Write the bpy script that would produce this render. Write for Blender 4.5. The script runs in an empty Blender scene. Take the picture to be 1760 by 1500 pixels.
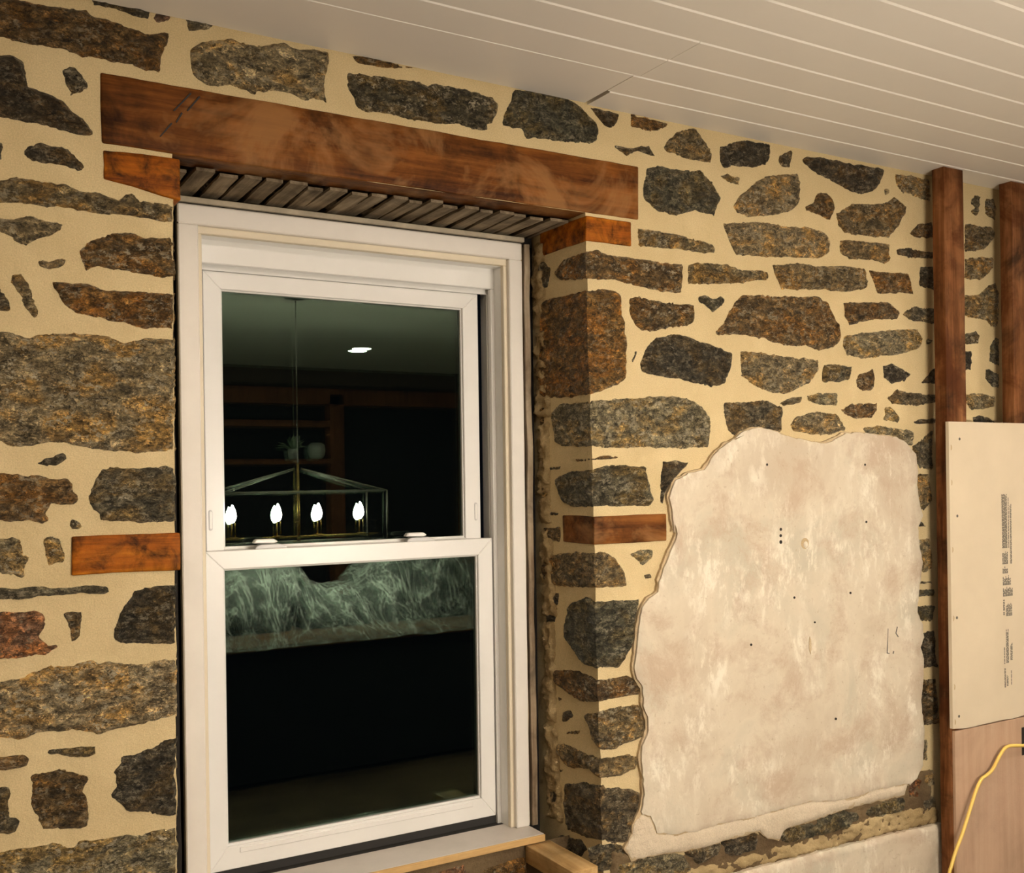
import bpy, bmesh, math, random
import numpy as np
from mathutils import Vector, Matrix, noise
from mathutils.geometry import delaunay_2d_cdt

S = bpy.context.scene
COL = S.collection
random.seed(7)

# ---------------------------------------------------------------- camera
YAW, ROLL, FPX = math.radians(30.6), 0.0143, 1780.0
cam_d = bpy.data.cameras.new('camera')
cam = bpy.data.objects.new('camera', cam_d)
COL.objects.link(cam)
fwd = Vector((math.sin(YAW), math.cos(YAW), 0))
r0 = Vector((math.cos(YAW), -math.sin(YAW), 0))
u0 = Vector((0, 0, 1))
U = math.cos(ROLL) * u0 + math.sin(ROLL) * r0
R = math.cos(ROLL) * r0 - math.sin(ROLL) * u0
m = Matrix((R, U, -fwd)).transposed().to_4x4()
m.translation = Vector((0, -2.4, 1.65))
cam.matrix_world = m
cam_d.sensor_fit = 'HORIZONTAL'
cam_d.sensor_width = 36.0
cam_d.lens = 36.0 * FPX / 1760.0
cam_d.shift_y = 70.0 / 1760.0
cam_d.clip_start = 0.02
S.camera = cam

# ---------------------------------------------------------------- world and exposure
W = bpy.data.worlds.new('night')
S.world = W
W.use_nodes = True
W.node_tree.nodes['Background'].inputs[0].default_value = (0.004, 0.005, 0.007, 1)
W.node_tree.nodes['Background'].inputs[1].default_value = 0.15
S.view_settings.view_transform = 'Standard'
S.view_settings.look = 'None'
S.view_settings.gamma = 1.0
S.view_settings.use_curve_mapping = False
S.view_settings.exposure = 1.36
BULB_STRENGTH = 470.0
DOWNLIGHT_STRENGTH = 55.0
DOWNLIGHT_WATTS = 2.9
BULB_COL = (1.0, 0.885, 0.735)
DOWN_COL = (1.0, 0.90, 0.76)
S.cycles.use_light_tree = False
S.cycles.caustics_reflective = False
S.cycles.caustics_refractive = False
S.cycles.max_bounces = 5
S.cycles.diffuse_bounces = 3
S.cycles.glossy_bounces = 3
S.cycles.adaptive_threshold = 0.03
S.cycles.transparent_max_bounces = 16
S.cycles.sample_clamp_indirect = 4.0

# ---------------------------------------------------------------- materials
def nt(name):
    mt = bpy.data.materials.new(name)
    mt.use_nodes = True
    t = mt.node_tree
    return mt, t, t.nodes, t.links, t.nodes['Principled BSDF']

def N(t, typ, **kw):
    n = t.nodes.new(typ)
    for k, v in kw.items():
        if k.startswith('i_'):
            key = k[2:]
            n.inputs[int(key) if key.isdigit() else key.replace('_', ' ')].default_value = v
        else:
            setattr(n, k, v)
    return n

def coords(t, scale=(1, 1, 1)):
    tc = N(t, 'ShaderNodeTexCoord')
    mp = N(t, 'ShaderNodeMapping')
    mp.inputs['Scale'].default_value = scale
    t.links.new(tc.outputs['Object'], mp.inputs['Vector'])
    return mp.outputs[0]

def nz(t, vec, scale, detail=5, rough=0.6, dist=0.0):
    n = N(t, 'ShaderNodeTexNoise')
    n.inputs['Scale'].default_value = scale
    n.inputs['Detail'].default_value = detail
    n.inputs['Roughness'].default_value = rough
    n.inputs['Distortion'].default_value = dist
    t.links.new(vec, n.inputs['Vector'])
    return n.outputs['Fac']

def ramp(t, fac, stops):
    r = N(t, 'ShaderNodeValToRGB')
    e = r.color_ramp.elements
    while len(e) < len(stops):
        e.new(0.5)
    for el, (p, c) in zip(e, stops):
        el.position = p
        el.color = (*c, 1) if len(c) == 3 else c
    t.links.new(fac, r.inputs[0])
    return r.outputs[0]

def grey(v):
    return (v, v, v)

def mix(t, fac, a, b, blend='MIX'):
    n = N(t, 'ShaderNodeMix', data_type='RGBA', blend_type=blend)
    for s, v in ((0, fac), (6, a), (7, b)):
        if isinstance(v, (int, float)):
            n.inputs[s].default_value = v
        elif isinstance(v, tuple):
            n.inputs[s].default_value = (*v, 1)
        else:
            t.links.new(v, n.inputs[s])
    return n.outputs[2]

def math_n(t, op, a, b=0.0):
    n = N(t, 'ShaderNodeMath', operation=op)
    for s, v in ((0, a), (1, b)):
        if isinstance(v, (int, float)):
            n.inputs[s].default_value = v
        else:
            t.links.new(v, n.inputs[s])
    return n.outputs[0]

def bump(t, height, strength, dist, normal=None):
    b = N(t, 'ShaderNodeBump')
    b.inputs['Strength'].default_value = strength
    b.inputs['Distance'].default_value = dist
    t.links.new(height, b.inputs['Height'])
    if normal is not None:
        t.links.new(normal, b.inputs['Normal'])
    return b.outputs[0]

def plain(name, col, rough=0.5, metal=0.0, var=0.0, vscale=8.0, bmp=0.0, bscale=200.0, spec=0.5):
    mt, t, n, l, p = nt(name)
    v = coords(t)
    if var:
        f = nz(t, v, vscale, 6, 0.65)
        c = mix(t, 1.0, col, ramp(t, f, [(0.25, grey(1 - var)), (0.75, grey(1 + var))]), 'MULTIPLY')
        l.new(c, p.inputs['Base Color'])
    else:
        p.inputs['Base Color'].default_value = (*col, 1)
    if bmp:
        l.new(bump(t, nz(t, v, bscale, 4, 0.7), bmp, 0.002), p.inputs['Normal'])
    p.inputs['Roughness'].default_value = rough
    p.inputs['Metallic'].default_value = metal
    p.inputs['Specular IOR Level'].default_value = spec
    return mt

def stone_mat():
    mt, t, n, l, p = nt('field_stone')
    v = coords(t, (1, 1, 1.6))
    oi = N(t, 'ShaderNodeObjectInfo')
    big = nz(t, v, 9, 3, 0.6, 0.6)
    mid = nz(t, v, 34, 6, 0.78, 0.6)
    fine = nz(t, v, 160, 3, 0.8)
    k = math_n(t, 'ADD', math_n(t, 'MULTIPLY', mid, 0.55), math_n(t, 'MULTIPLY', fine, 0.45))
    c = mix(t, 1.0, oi.outputs['Color'], ramp(t, k, [(0.38, grey(0.10)), (0.46, grey(0.50)), (0.53, grey(1.10)), (0.59, grey(2.0)), (0.67, grey(3.8))]), 'MULTIPLY')  # wide contrast also puts relief shading and sparkle into the stone colour
    vo = N(t, 'ShaderNodeTexVoronoi')
    vo.inputs['Scale'].default_value = 70
    vv = N(t, 'ShaderNodeVectorMath', operation='ADD')
    l.new(v, vv.inputs[0])
    sc = N(t, 'ShaderNodeVectorMath', operation='SCALE')
    cmb = N(t, 'ShaderNodeCombineXYZ')
    l.new(mid, cmb.inputs[0]); l.new(fine, cmb.inputs[1]); l.new(mid, cmb.inputs[2])
    l.new(cmb.outputs[0], sc.inputs[0]); sc.inputs['Scale'].default_value = 0.05
    l.new(sc.outputs[0], vv.inputs[1]); l.new(vv.outputs[0], vo.inputs['Vector'])
    chip = N(t, 'ShaderNodeSeparateColor')
    l.new(vo.outputs['Color'], chip.inputs[0])
    c = mix(t, 1.0, c, ramp(t, chip.outputs[0], [(0.0, grey(0.55)), (0.6, grey(1.0)), (1.0, grey(1.9))]), 'MULTIPLY')
    # warm ochre and cold areas
    c = mix(t, ramp(t, big, [(0.47, grey(0)), (0.60, grey(0.8))]), c, mix(t, 1.0, c, (1.5, 1.12, 0.55), 'MULTIPLY'))
    c = mix(t, ramp(t, big, [(0.32, grey(0.75)), (0.45, grey(0))]), c, mix(t, 1.0, c, (0.56, 0.52, 0.43), 'MULTIPLY'))
    # old mortar smears and pale mineral flecks
    fl = math_n(t, 'MULTIPLY', ramp(t, nz(t, v, 62, 4, 0.8), [(0.535, grey(0)), (0.585, grey(1))]), ramp(t, nz(t, v, 15, 2, 0.6), [(0.42, grey(0.06)), (0.56, grey(1))]))
    fl = math_n(t, 'MULTIPLY', fl, oi.outputs['Alpha'])
    c = mix(t, fl, c, (0.60, 0.52, 0.36))
    l.new(c, p.inputs['Base Color'])
    l.new(bump(t, mid, 1.0, 0.026), p.inputs['Normal'])
    l.new(ramp(t, mid, [(0.35, grey(0.55)), (0.65, grey(0.34))]), p.inputs['Roughness'])
    return mt

def mortar_mat(name, c0, c1, rough_bump):
    mt, t, n, l, p = nt(name)
    v = coords(t)
    c = ramp(t, nz(t, v, 5, 6, 0.6), [(0.3, c0), (0.7, c1)])
    c = mix(t, 1.0, c, ramp(t, nz(t, v, 320, 3, 0.8), [(0.3, grey(0.80)), (0.7, grey(1.14))]), 'MULTIPLY')
    l.new(c, p.inputs['Base Color'])
    b1 = bump(t, nz(t, v, 28, 5, 0.6), rough_bump, 0.012)
    l.new(bump(t, nz(t, v, 420, 3, 0.8), 0.5, 0.0015, b1), p.inputs['Normal'])
    p.inputs['Roughness'].default_value = 0.95
    p.inputs['Specular IOR Level'].default_value = 0.15
    return mt

def wood_mat(name, dark, mid_c, light, axis='X', rough=0.5, gscale=1.0, blotch=0.6, tone=None, bmp=0.5, bscale=5.5):
    mt, t, n, l, p = nt(name)
    a, b = 2.2 * gscale, 34 * gscale
    sc = {'X': (a, b, b), 'Y': (b, a, b), 'Z': (b, b, a)}[axis]
    v = coords(t, sc)
    g = nz(t, v, 1.0, 8, 0.68, 0.35)
    c = ramp(t, g, [(0.32, dark), (0.5, mid_c), (0.68, light)])
    vb = coords(t)
    bl = nz(t, vb, bscale, 5, 0.66, 0.5)
    c = mix(t, 1.0, c, ramp(t, bl, [(0.34, grey(1 - blotch)), (0.52, grey(1.0)), (0.7, grey(1 + 0.5 * blotch))]), 'MULTIPLY')
    if tone:
        c = mix(t, ramp(t, nz(t, vb, 3.6, 5, 0.65, 0.8), [(0.5, grey(0)), (0.62, grey(0.72))]), c, tone)
    l.new(c, p.inputs['Base Color'])
    h = math_n(t, 'ADD', g, math_n(t, 'MULTIPLY', nz(t, vb, 140, 4, 0.7), 0.3))
    l.new(bump(t, h, bmp, 0.003), p.inputs['Normal'])
    p.inputs['Roughness'].default_value = rough
    p.inputs['Specular IOR Level'].default_value = 0.12
    return mt

def plaster_mat():
    mt, t, n, l, p = nt('old_painted_plaster')
    v = coords(t)
    vs = coords(t, (3.4, 3.4, 1.6))
    base = ramp(t, nz(t, v, 2.6, 5, 0.62, 0.4), [(0.36, (0.55, 0.46, 0.345)), (0.5, (0.64, 0.555, 0.425)), (0.64, (0.53, 0.475, 0.365))])
    st = nz(t, vs, 7.0, 6, 0.75, 0.3)
    base = mix(t, math_n(t, 'MULTIPLY', ramp(t, st, [(0.50, grey(0)), (0.62, grey(0.85))]), ramp(t, nz(t, v, 4.0, 3, 0.6), [(0.42, grey(0.05)), (0.6, grey(1))])), base, (0.80, 0.74, 0.61))
    base = mix(t, ramp(t, nz(t, v, 5.0, 6, 0.74, 0.3), [(0.50, grey(0)), (0.64, grey(0.75))]), base, (0.48, 0.36, 0.26))
    base = mix(t, ramp(t, nz(t, v, 48, 4, 0.75), [(0.60, grey(0)), (0.67, grey(0.45))]), base, (0.40, 0.30, 0.20))
    l.new(base, p.inputs['Base Color'])
    b1 = bump(t, nz(t, v, 11, 5, 0.65), 0.35, 0.010)
    l.new(bump(t, st, 0.3, 0.003, b1), p.inputs['Normal'])
    p.inputs['Roughness'].default_value = 0.85
    p.inputs['Specular IOR Level'].default_value = 0.25
    return mt

def glass_mat():
    mt, t, n, l, p = nt('window_glass')
    n.remove(p)
    out = n['Material Output']
    tr = N(t, 'ShaderNodeBsdfTransparent')
    tr.inputs[0].default_value = (0.80, 0.86, 0.82, 1)
    gl = N(t, 'ShaderNodeBsdfGlossy')
    gl.inputs['Color'].default_value = (0.80, 1.0, 0.84, 1)
    gl.inputs['Roughness'].default_value = 0.0
    fr = N(t, 'ShaderNodeFresnel')
    fr.inputs['IOR'].default_value = 1.5
    mx = N(t, 'ShaderNodeMixShader')
    l.new(math_n(t, 'MULTIPLY', fr.outputs[0], 1.15), mx.inputs[0])
    l.new(tr.outputs[0], mx.inputs[1])
    l.new(gl.outputs[0], mx.inputs[2])
    l.new(mx.outputs[0], out.inputs[0])
    return mt

def film_mat():
    mt, t, n, l, p = nt('clear_plastic_film')
    n.remove(p)
    out = n['Material Output']
    v = coords(t)
    tr = N(t, 'ShaderNodeBsdfTransparent')
    tr.inputs[0].default_value = (0.9, 0.92, 0.9, 1)
    gl = N(t, 'ShaderNodeBsdfGlossy')
    gl.inputs['Roughness'].default_value = 0.14
    gl.inputs['Color'].default_value = (0.9, 0.9, 0.9, 1)
    df = N(t, 'ShaderNodeBsdfDiffuse')
    df.inputs[0].default_value = (0.9, 0.9, 0.88, 1)
    b = bump(t, nz(t, v, 22, 5, 0.65, 1.2), 0.8, 0.02)
    l.new(b, gl.inputs['Normal'])
    m1 = N(t, 'ShaderNodeMixShader'); m1.inputs[0].default_value = 0.35
    l.new(df.outputs[0], m1.inputs[1]); l.new(gl.outputs[0], m1.inputs[2])
    m2 = N(t, 'ShaderNodeMixShader')
    lw = N(t, 'ShaderNodeLayerWeight'); lw.inputs['Blend'].default_value = 0.35
    wr_ = ramp(t, nz(t, coords(t, (4.2, 1.6, 1.6)), 1.0, 5, 0.6, 1.4), [(0.40, grey(0)), (0.475, grey(0.15)), (0.50, grey(1)), (0.525, grey(0.15)), (0.60, grey(0))])
    wr2 = ramp(t, nz(t, coords(t, (11, 4, 4)), 1.0, 4, 0.6, 1.0), [(0.45, grey(0)), (0.50, grey(0.6)), (0.55, grey(0))])
    l.new(math_n(t, 'ADD', math_n(t, 'MULTIPLY', lw.outputs['Facing'], 0.30), math_n(t, 'ADD', 0.05, math_n(t, 'MULTIPLY', math_n(t, 'ADD', wr_, wr2), 0.6))), m2.inputs[0])  # fold streaks: doubled film, with crease highlights also put into the opacity
    l.new(tr.outputs[0], m2.inputs[1]); l.new(m1.outputs[0], m2.inputs[2])
    l.new(m2.outputs[0], out.inputs[0])
    return mt

def emit_mat(name, col, s):
    mt, t, n, l, p = nt(name)
    p.inputs['Base Color'].default_value = (0.9, 0.88, 0.8, 1)
    p.inputs['Emission Color'].default_value = (*col, 1)
    p.inputs['Emission Strength'].default_value = s
    if 'lens' in name:
        mt.cycles.emission_sampling = 'NONE'
    return mt

M = {
    'stone': stone_mat(),
    'mortar': mortar_mat('sand_lime_mortar', (0.60, 0.465, 0.250), (0.69, 0.55, 0.315), 0.30),
    'rubble': mortar_mat('crumbling_bedding_mortar', (0.28, 0.195, 0.09), (0.54, 0.41, 0.22), 0.9),
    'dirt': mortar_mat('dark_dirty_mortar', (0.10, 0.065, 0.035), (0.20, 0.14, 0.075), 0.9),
    'band': mortar_mat('broken_white_coat', (0.58, 0.48, 0.35), (0.70, 0.60, 0.45), 0.5),
    'undercoat': mortar_mat('plaster_scratch_coat', (0.50, 0.37, 0.21), (0.58, 0.46, 0.30), 0.5),
    'plaster': plaster_mat(),
    'beam': wood_mat('oiled_chestnut_beam', (0.050, 0.014, 0.003), (0.155, 0.050, 0.008), (0.25, 0.092, 0.018), 'X', 0.55, 0.9, 0.75, (0.31, 0.150, 0.052)),
    'block': wood_mat('oiled_orange_wood', (0.10, 0.022, 0.0015), (0.31, 0.085, 0.004), (0.48, 0.165, 0.010), 'X', 0.5, 0.8, 0.85, None, 0.8, 16),
    'stud': wood_mat('rough_sawn_stud', (0.055, 0.016, 0.004), (0.155, 0.058, 0.018), (0.26, 0.115, 0.046), 'Z', 0.6, 0.8, 0.75, (0.070, 0.017, 0.003)),
    'lath': wood_mat('weathered_grey_lath', (0.13, 0.095, 0.06), (0.26, 0.20, 0.13), (0.40, 0.32, 0.22), 'Y', 0.8, 1.2, 0.5),
    'pine': wood_mat('raw_pine', (0.48, 0.29, 0.11), (0.62, 0.40, 0.17), (0.72, 0.50, 0.25), 'X', 0.6, 0.8, 0.15),
    'pine_y': wood_mat('raw_pine_offcut', (0.30, 0.17, 0.06), (0.46, 0.29, 0.12), (0.58, 0.40, 0.20), 'Y', 0.6, 0.8, 0.35),
    'ply': wood_mat('brown_plywood', (0.43, 0.28, 0.185), (0.50, 0.335, 0.225), (0.55, 0.38, 0.26), 'Z', 0.6, 0.4, 0.12),
    'old_strip': wood_mat('old_painted_strip', (0.20, 0.13, 0.075), (0.40, 0.31, 0.21), (0.55, 0.46, 0.34), 'Z', 0.7, 0.8, 0.5),
    'white': plain('white_painted_wood', (0.80, 0.755, 0.69), 0.45, var=0.05, vscale=7, bmp=0.15, bscale=60),
    'cream': plain('cream_bead_paint', (0.78, 0.69, 0.53), 0.5, var=0.05, vscale=9),
    'batten': plain('dull_primed_batten', (0.50, 0.43, 0.32), 0.7, var=0.3, vscale=14),
    'vinyl': plain('white_vinyl', (0.84, 0.825, 0.79), 0.3, var=0.02),
    'gloss': plain('glossy_white_bead', (0.80, 0.79, 0.76), 0.10),
    'grey_plastic': plain('grey_sash_hardware', (0.62, 0.61, 0.60), 0.35),
    'gasket': plain('dark_gasket', (0.02, 0.018, 0.016), 0.7),
    'sill': plain('primed_sill_paint', (0.66, 0.60, 0.54), 0.4, var=0.12, vscale=6),
    'ceil': plain('ceiling_board_paint', (0.87, 0.825, 0.75), 0.42, var=0.025, vscale=2),
    'gyp': plain('gypsum_board_paper', (0.66, 0.555, 0.40), 0.8, var=0.05, vscale=5, bmp=0.12, bscale=300),
    'ink': plain('grey_print_ink', (0.11, 0.095, 0.08), 0.8),
    'hole': plain('dark_hole', (0.015, 0.010, 0.006), 0.9),
    'screw': plain('screw_head', (0.13, 0.11, 0.09), 0.45, metal=0.6),
    'cord': plain('yellow_cord_jacket', (0.86, 0.60, 0.14), 0.4, var=0.05),
    'glass': glass_mat(),
    'film': film_mat(),
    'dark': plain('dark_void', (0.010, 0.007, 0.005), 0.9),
    'floor': wood_mat('dark_floor', (0.05, 0.03, 0.016), (0.08, 0.05, 0.028), (0.11, 0.07, 0.04), 'X', 0.55, 0.5, 0.3),
    'roomwall': plain('dark_brown_wall', (0.10, 0.062, 0.040), 0.8, var=0.1, vscale=3),
    'sidewall': plain('warm_plaster_wall', (0.66, 0.58, 0.46), 0.85, var=0.05, vscale=3),
    'joinery': wood_mat('red_brown_joinery', (0.10, 0.032, 0.012), (0.17, 0.060, 0.022), (0.23, 0.09, 0.035), 'Z', 0.5, 0.6, 0.3),
    'black': plain('flat_black', (0.008, 0.007, 0.006), 0.9),
    'brass': plain('brushed_brass', (0.72, 0.50, 0.20), 0.25, metal=1.0),
    'nickel': plain('polished_nickel', (0.75, 0.74, 0.70), 0.22, metal=1.0),
    'bulb': emit_mat('lit_candle_bulb', BULB_COL, BULB_STRENGTH),
    'lens': emit_mat('lit_downlight_lens', DOWN_COL, DOWNLIGHT_STRENGTH),
    'trimring': plain('white_trim_ring', (0.8, 0.78, 0.74), 0.4),
    'leaf': plain('pale_green_leaf', (0.30, 0.36, 0.22), 0.5, var=0.25, vscale=30),
    'ceramic': plain('pale_ceramic', (0.55, 0.56, 0.52), 0.25),
}

# ---------------------------------------------------------------- helpers
def link(name, verts, faces, mat, parent=None, smooth=False):
    me = bpy.data.meshes.new(name)
    me.from_pydata([tuple(v) for v in verts], [], [tuple(f) for f in faces])
    me.materials.append(M[mat])
    if smooth:
        me.polygons.foreach_set('use_smooth', [True] * len(me.polygons))
    me.update()
    o = bpy.data.objects.new(name, me)
    COL.objects.link(o)
    put(o, parent)
    return o

def put(o, parent):
    if parent is not None:
        o.parent = parent
        o.matrix_parent_inverse = world_of(parent).inverted()

def world_of(o):
    mtx = Matrix.Translation(o.location)
    return mtx

def from_bm(name, bm, mat, parent=None, smooth=False):
    bmesh.ops.recalc_face_normals(bm, faces=bm.faces)
    me = bpy.data.meshes.new(name)
    bm.to_mesh(me)
    bm.free()
    me.materials.append(M[mat])
    if smooth:
        me.polygons.foreach_set('use_smooth', [True] * len(me.polygons))
    o = bpy.data.objects.new(name, me)
    COL.objects.link(o)
    put(o, parent)
    return o

def prism_bm(poly, a0, a1, axis='Y', bev=0.0, segs=1):
    """poly extruded along an axis: 'Y' takes (x,z), 'X' takes (y,z), 'Z' takes (x,y)."""
    bm = bmesh.new()
    def P(p, a):
        return {'Y': (p[0], a, p[1]), 'X': (a, p[0], p[1]), 'Z': (p[0], p[1], a)}[axis]
    v0 = [bm.verts.new(P(p, a0)) for p in poly]
    v1 = [bm.verts.new(P(p, a1)) for p in poly]
    k = len(poly)
    bm.faces.new(v0)
    bm.faces.new(v1[::-1])
    for i in range(k):
        bm.faces.new((v0[i], v0[(i + 1) % k], v1[(i + 1) % k], v1[i]))
    bmesh.ops.recalc_face_normals(bm, faces=bm.faces)
    if bev:
        bmesh.ops.bevel(bm, geom=list(bm.edges), offset=bev, segments=segs, affect='EDGES', profile=0.5)
    return bm

def prism(name, poly, a0, a1, mat, parent=None, axis='Y', bev=0.0, segs=1):
    return from_bm(name, prism_bm(poly, a0, a1, axis, bev, segs), mat, parent)

def box(name, x0, x1, y0, y1, z0, z1, mat, parent=None, bev=0.0, segs=1):
    return prism(name, [(x0, z0), (x1, z0), (x1, z1), (x0, z1)], y0, y1, mat, parent, 'Y', bev, segs)

def rough_box(name, x0, x1, y0, y1, z0, z1, mat, parent=None, step=0.02, amp=0.002, bev=0.003, seed=0):
    """A timber with slightly wavy faces and eased edges."""
    bm = prism_bm([(x0, z0), (x1, z0), (x1, z1), (x0, z1)], y0, y1, 'Y')
    for ax, a, b in ((0, x0, x1), (1, y0, y1), (2, z0, z1)):
        k = max(1, min(60, int((b - a) / step)))
        for i in range(1, k):
            co = [0, 0, 0]; no = [0, 0, 0]
            co[ax] = a + (b - a) * i / k; no[ax] = 1
            bmesh.ops.bisect_plane(bm, geom=bm.verts[:] + bm.edges[:] + bm.faces[:], plane_co=co, plane_no=no)
    if bev:
        sharp = [e for e in bm.edges if len(e.link_faces) == 2 and e.calc_face_angle(0) > 1.0]
        bmesh.ops.bevel(bm, geom=sharp, offset=bev, segments=2, affect='EDGES', profile=0.5)
    off = Vector((seed * 3.1, seed * 1.7, 0))
    for v in bm.verts:
        d = noise.noise_vector(v.co * 9 + off) * amp + noise.noise_vector(v.co * 45 + off) * amp * 0.35
        v.co += d
    o = from_bm(name, bm, mat, parent, smooth=True)
    return o

def tag(o, label, cat, group=None):
    o['label'] = label
    o['category'] = cat
    if group:
        o['group'] = group
    return o

def thing(name, loc, label, cat, group=None):
    e = bpy.data.objects.new(name, None)
    e.empty_display_size = 0.05
    e.location = loc
    COL.objects.link(e)
    return tag(e, label, cat, group)

def struct(o):
    o['kind'] = 'structure'
    return o

def tube(name, pts, r, mat, parent=None, k=8, sub=8, caps=True):
    P = [Vector(p) for p in pts]
    path = []
    if sub > 1 and len(P) > 2:
        for i in range(len(P) - 1):
            p0, p1, p2, p3 = P[max(i - 1, 0)], P[i], P[i + 1], P[min(i + 2, len(P) - 1)]
            for s in range(sub):
                u = s / sub
                path.append(0.5 * ((2 * p1) + (p2 - p0) * u + (2 * p0 - 5 * p1 + 4 * p2 - p3) * u * u + (3 * p1 - p0 - 3 * p2 + p3) * u ** 3))
        path.append(P[-1])
    else:
        path = P
    vs, fs = [], []
    up = Vector((0.13, 0.9, 0.31)).normalized()
    for i, p in enumerate(path):
        d = (path[min(i + 1, len(path) - 1)] - path[max(i - 1, 0)]).normalized()
        a = d.cross(up)
        if a.length < 0.05:
            a = d.cross(Vector((1, 0, 0)))
        a.normalize()
        b = d.cross(a).normalized()
        for j in range(k):
            th = 2 * math.pi * j / k
            vs.append(p + r * (math.cos(th) * a + math.sin(th) * b))
    for i in range(len(path) - 1):
        for j in range(k):
            fs.append((i * k + j, i * k + (j + 1) % k, (i + 1) * k + (j + 1) % k, (i + 1) * k + j))
    if caps:
        fs.append(tuple(range(k))[::-1])
        fs.append(tuple((len(path) - 1) * k + j for j in range(k)))
    return link(name, vs, fs, mat, parent, smooth=True)

def lathe(name, prof, center, mat, parent=None, k=16, axis='Z', caps=True):
    vs, fs = [], []
    for r, h in prof:
        for j in range(k):
            th = 2 * math.pi * j / k
            a, b = r * math.cos(th), r * math.sin(th)
            vs.append((center[0] + a, center[1] + b, center[2] + h) if axis == 'Z' else (center[0] + a, center[1] + h, center[2] + b))
    n = len(prof)
    for i in range(n - 1):
        for j in range(k):
            fs.append((i * k + j, i * k + (j + 1) % k, (i + 1) * k + (j + 1) % k, (i + 1) * k + j))
    if caps:
        fs.append(tuple(range(k))[::-1])
        fs.append(tuple((n - 1) * k + j for j in range(k)))
    bm = bmesh.new()
    bv = [bm.verts.new(v) for v in vs]
    for f in fs:
        try:
            bm.faces.new([bv[i] for i in f])
        except ValueError:
            pass
    return from_bm(name, bm, mat, parent, smooth=True)

# ---- irregular slabs: stones, plaster coats, rubble
def pairs(flat):
    return [(flat[i], flat[i + 1]) for i in range(0, len(flat), 2)]

def resample(poly, step, amp, keep=None, seed=0.0):
    out, fixed = [], []
    k = len(poly)
    for i in range(k):
        a, b = poly[i], poly[(i + 1) % k]
        L = math.hypot(b[0] - a[0], b[1] - a[1])
        n = max(1, int(round(L / step)))
        fx = keep is not None and keep(a) and keep(b)
        for j in range(n):
            u = j / n
            out.append([a[0] + (b[0] - a[0]) * u, a[1] + (b[1] - a[1]) * u])
            fixed.append(fx or (j == 0 and keep is not None and keep(a)))
    for p, fx in zip(out, fixed):
        if fx:
            continue
        q = Vector((p[0] * 38, p[1] * 38, seed))
        d = noise.noise_vector(q) * amp + noise.noise_vector(q * 2.7) * amp * 0.8 + noise.noise_vector(q * 6.1) * amp * 0.45
        p[0] += d.x
        p[1] += d.y
    return out, fixed

def inside(poly, pts):
    x, y = pts[:, 0], pts[:, 1]
    r = np.zeros(len(pts), bool)
    k = len(poly)
    for i in range(k):
        x1, y1 = poly[i]
        x2, y2 = poly[(i + 1) % k]
        c = (y1 > y) != (y2 > y)
        with np.errstate(divide='ignore', invalid='ignore'):
            r ^= c & (x < (x2 - x1) * (y - y1) / (y2 - y1 + 1e-12) + x1)
    return r

def edge_dist(poly, pts, skip=None):
    P = np.array(poly)
    Q = np.roll(P, -1, 0)
    best = np.full(len(pts), 9.0)
    for i in range(len(P)):
        if skip is not None and skip[i] and skip[(i + 1) % len(P)]:
            continue
        a, d = P[i], Q[i] - P[i]
        L2 = d @ d + 1e-12
        u = np.clip(((pts - a) @ d) / L2, 0, 1)
        e = pts - (a + u[:, None] * d)
        best = np.minimum(best, np.hypot(e[:, 0], e[:, 1]))
    return best

def patch(poly, step=0.0062, amp=0.0038, keep=None, seed=0.0):
    """Triangulated flat patch: 2-D points, triangles, distance to the rim."""
    ext = np.ptp(np.array(poly), axis=0)
    amp = min(amp, 0.075 * float(min(ext)))
    out, fixed = resample(poly, step, amp, keep, seed)
    O = np.array(out)
    lo, hi = O.min(0), O.max(0)
    rng = np.random.default_rng(int(abs(seed) * 977) % 9999 + 1)
    gx = np.arange(lo[0], hi[0], step)
    gy = np.arange(lo[1], hi[1], step * 0.87)
    G = np.array([(x + (step / 2 if j % 2 else 0), y) for j, y in enumerate(gy) for x in gx])
    if len(G):
        G = G + rng.uniform(-0.28, 0.28, G.shape) * step
        G = G[inside(out, G)]
    if len(G):
        G = G[edge_dist(out, G) > step * 0.5]
    pts = np.vstack([O, G]) if len(G) else O
    k = len(O)
    v, e, f, *_ = delaunay_2d_cdt([Vector(p) for p in pts], [], [list(range(k))], 1, 1e-6)
    V = np.array([(p.x, p.y) for p in v])
    return V, [list(t) for t in f], edge_dist(out, V, fixed if keep else None)

def sstep(x):
    x = np.clip(x, 0, 1)
    return x * x * (3 - 2 * x)

def relief(p3, rough, seed):
    q = Vector(p3)
    s = Vector((seed, 0, 0))
    a = noise.fractal(q * 16 + s, 0.9, 2.1, 3)
    b = noise.noise(Vector((q.x * 70, q.y * 70, q.z * 105)) + s)
    c = noise.noise(Vector((q.x * 34, q.y * 34, q.z * 60)) + s)
    return rough * (0.55 * a + 0.35 * b + 0.55 * c)

TONES = {
    'k': (0.074, 0.059, 0.037), 'g': (0.142, 0.114, 0.068), 'n': (0.118, 0.104, 0.064), 'b': (0.170, 0.105, 0.040),
    'm': (0.235, 0.170, 0.080), 'p': (0.315, 0.252, 0.142), 'o': (0.225, 0.120, 0.033), 'r': (0.270, 0.145, 0.080), 'w': (0.350, 0.285, 0.168),
}

def corner_x(z):
    return 1.672 + (2.391 - z) * 0.0158

def left_x(z):
    return 0.527 + (z - 0.8) * 0.008

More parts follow.
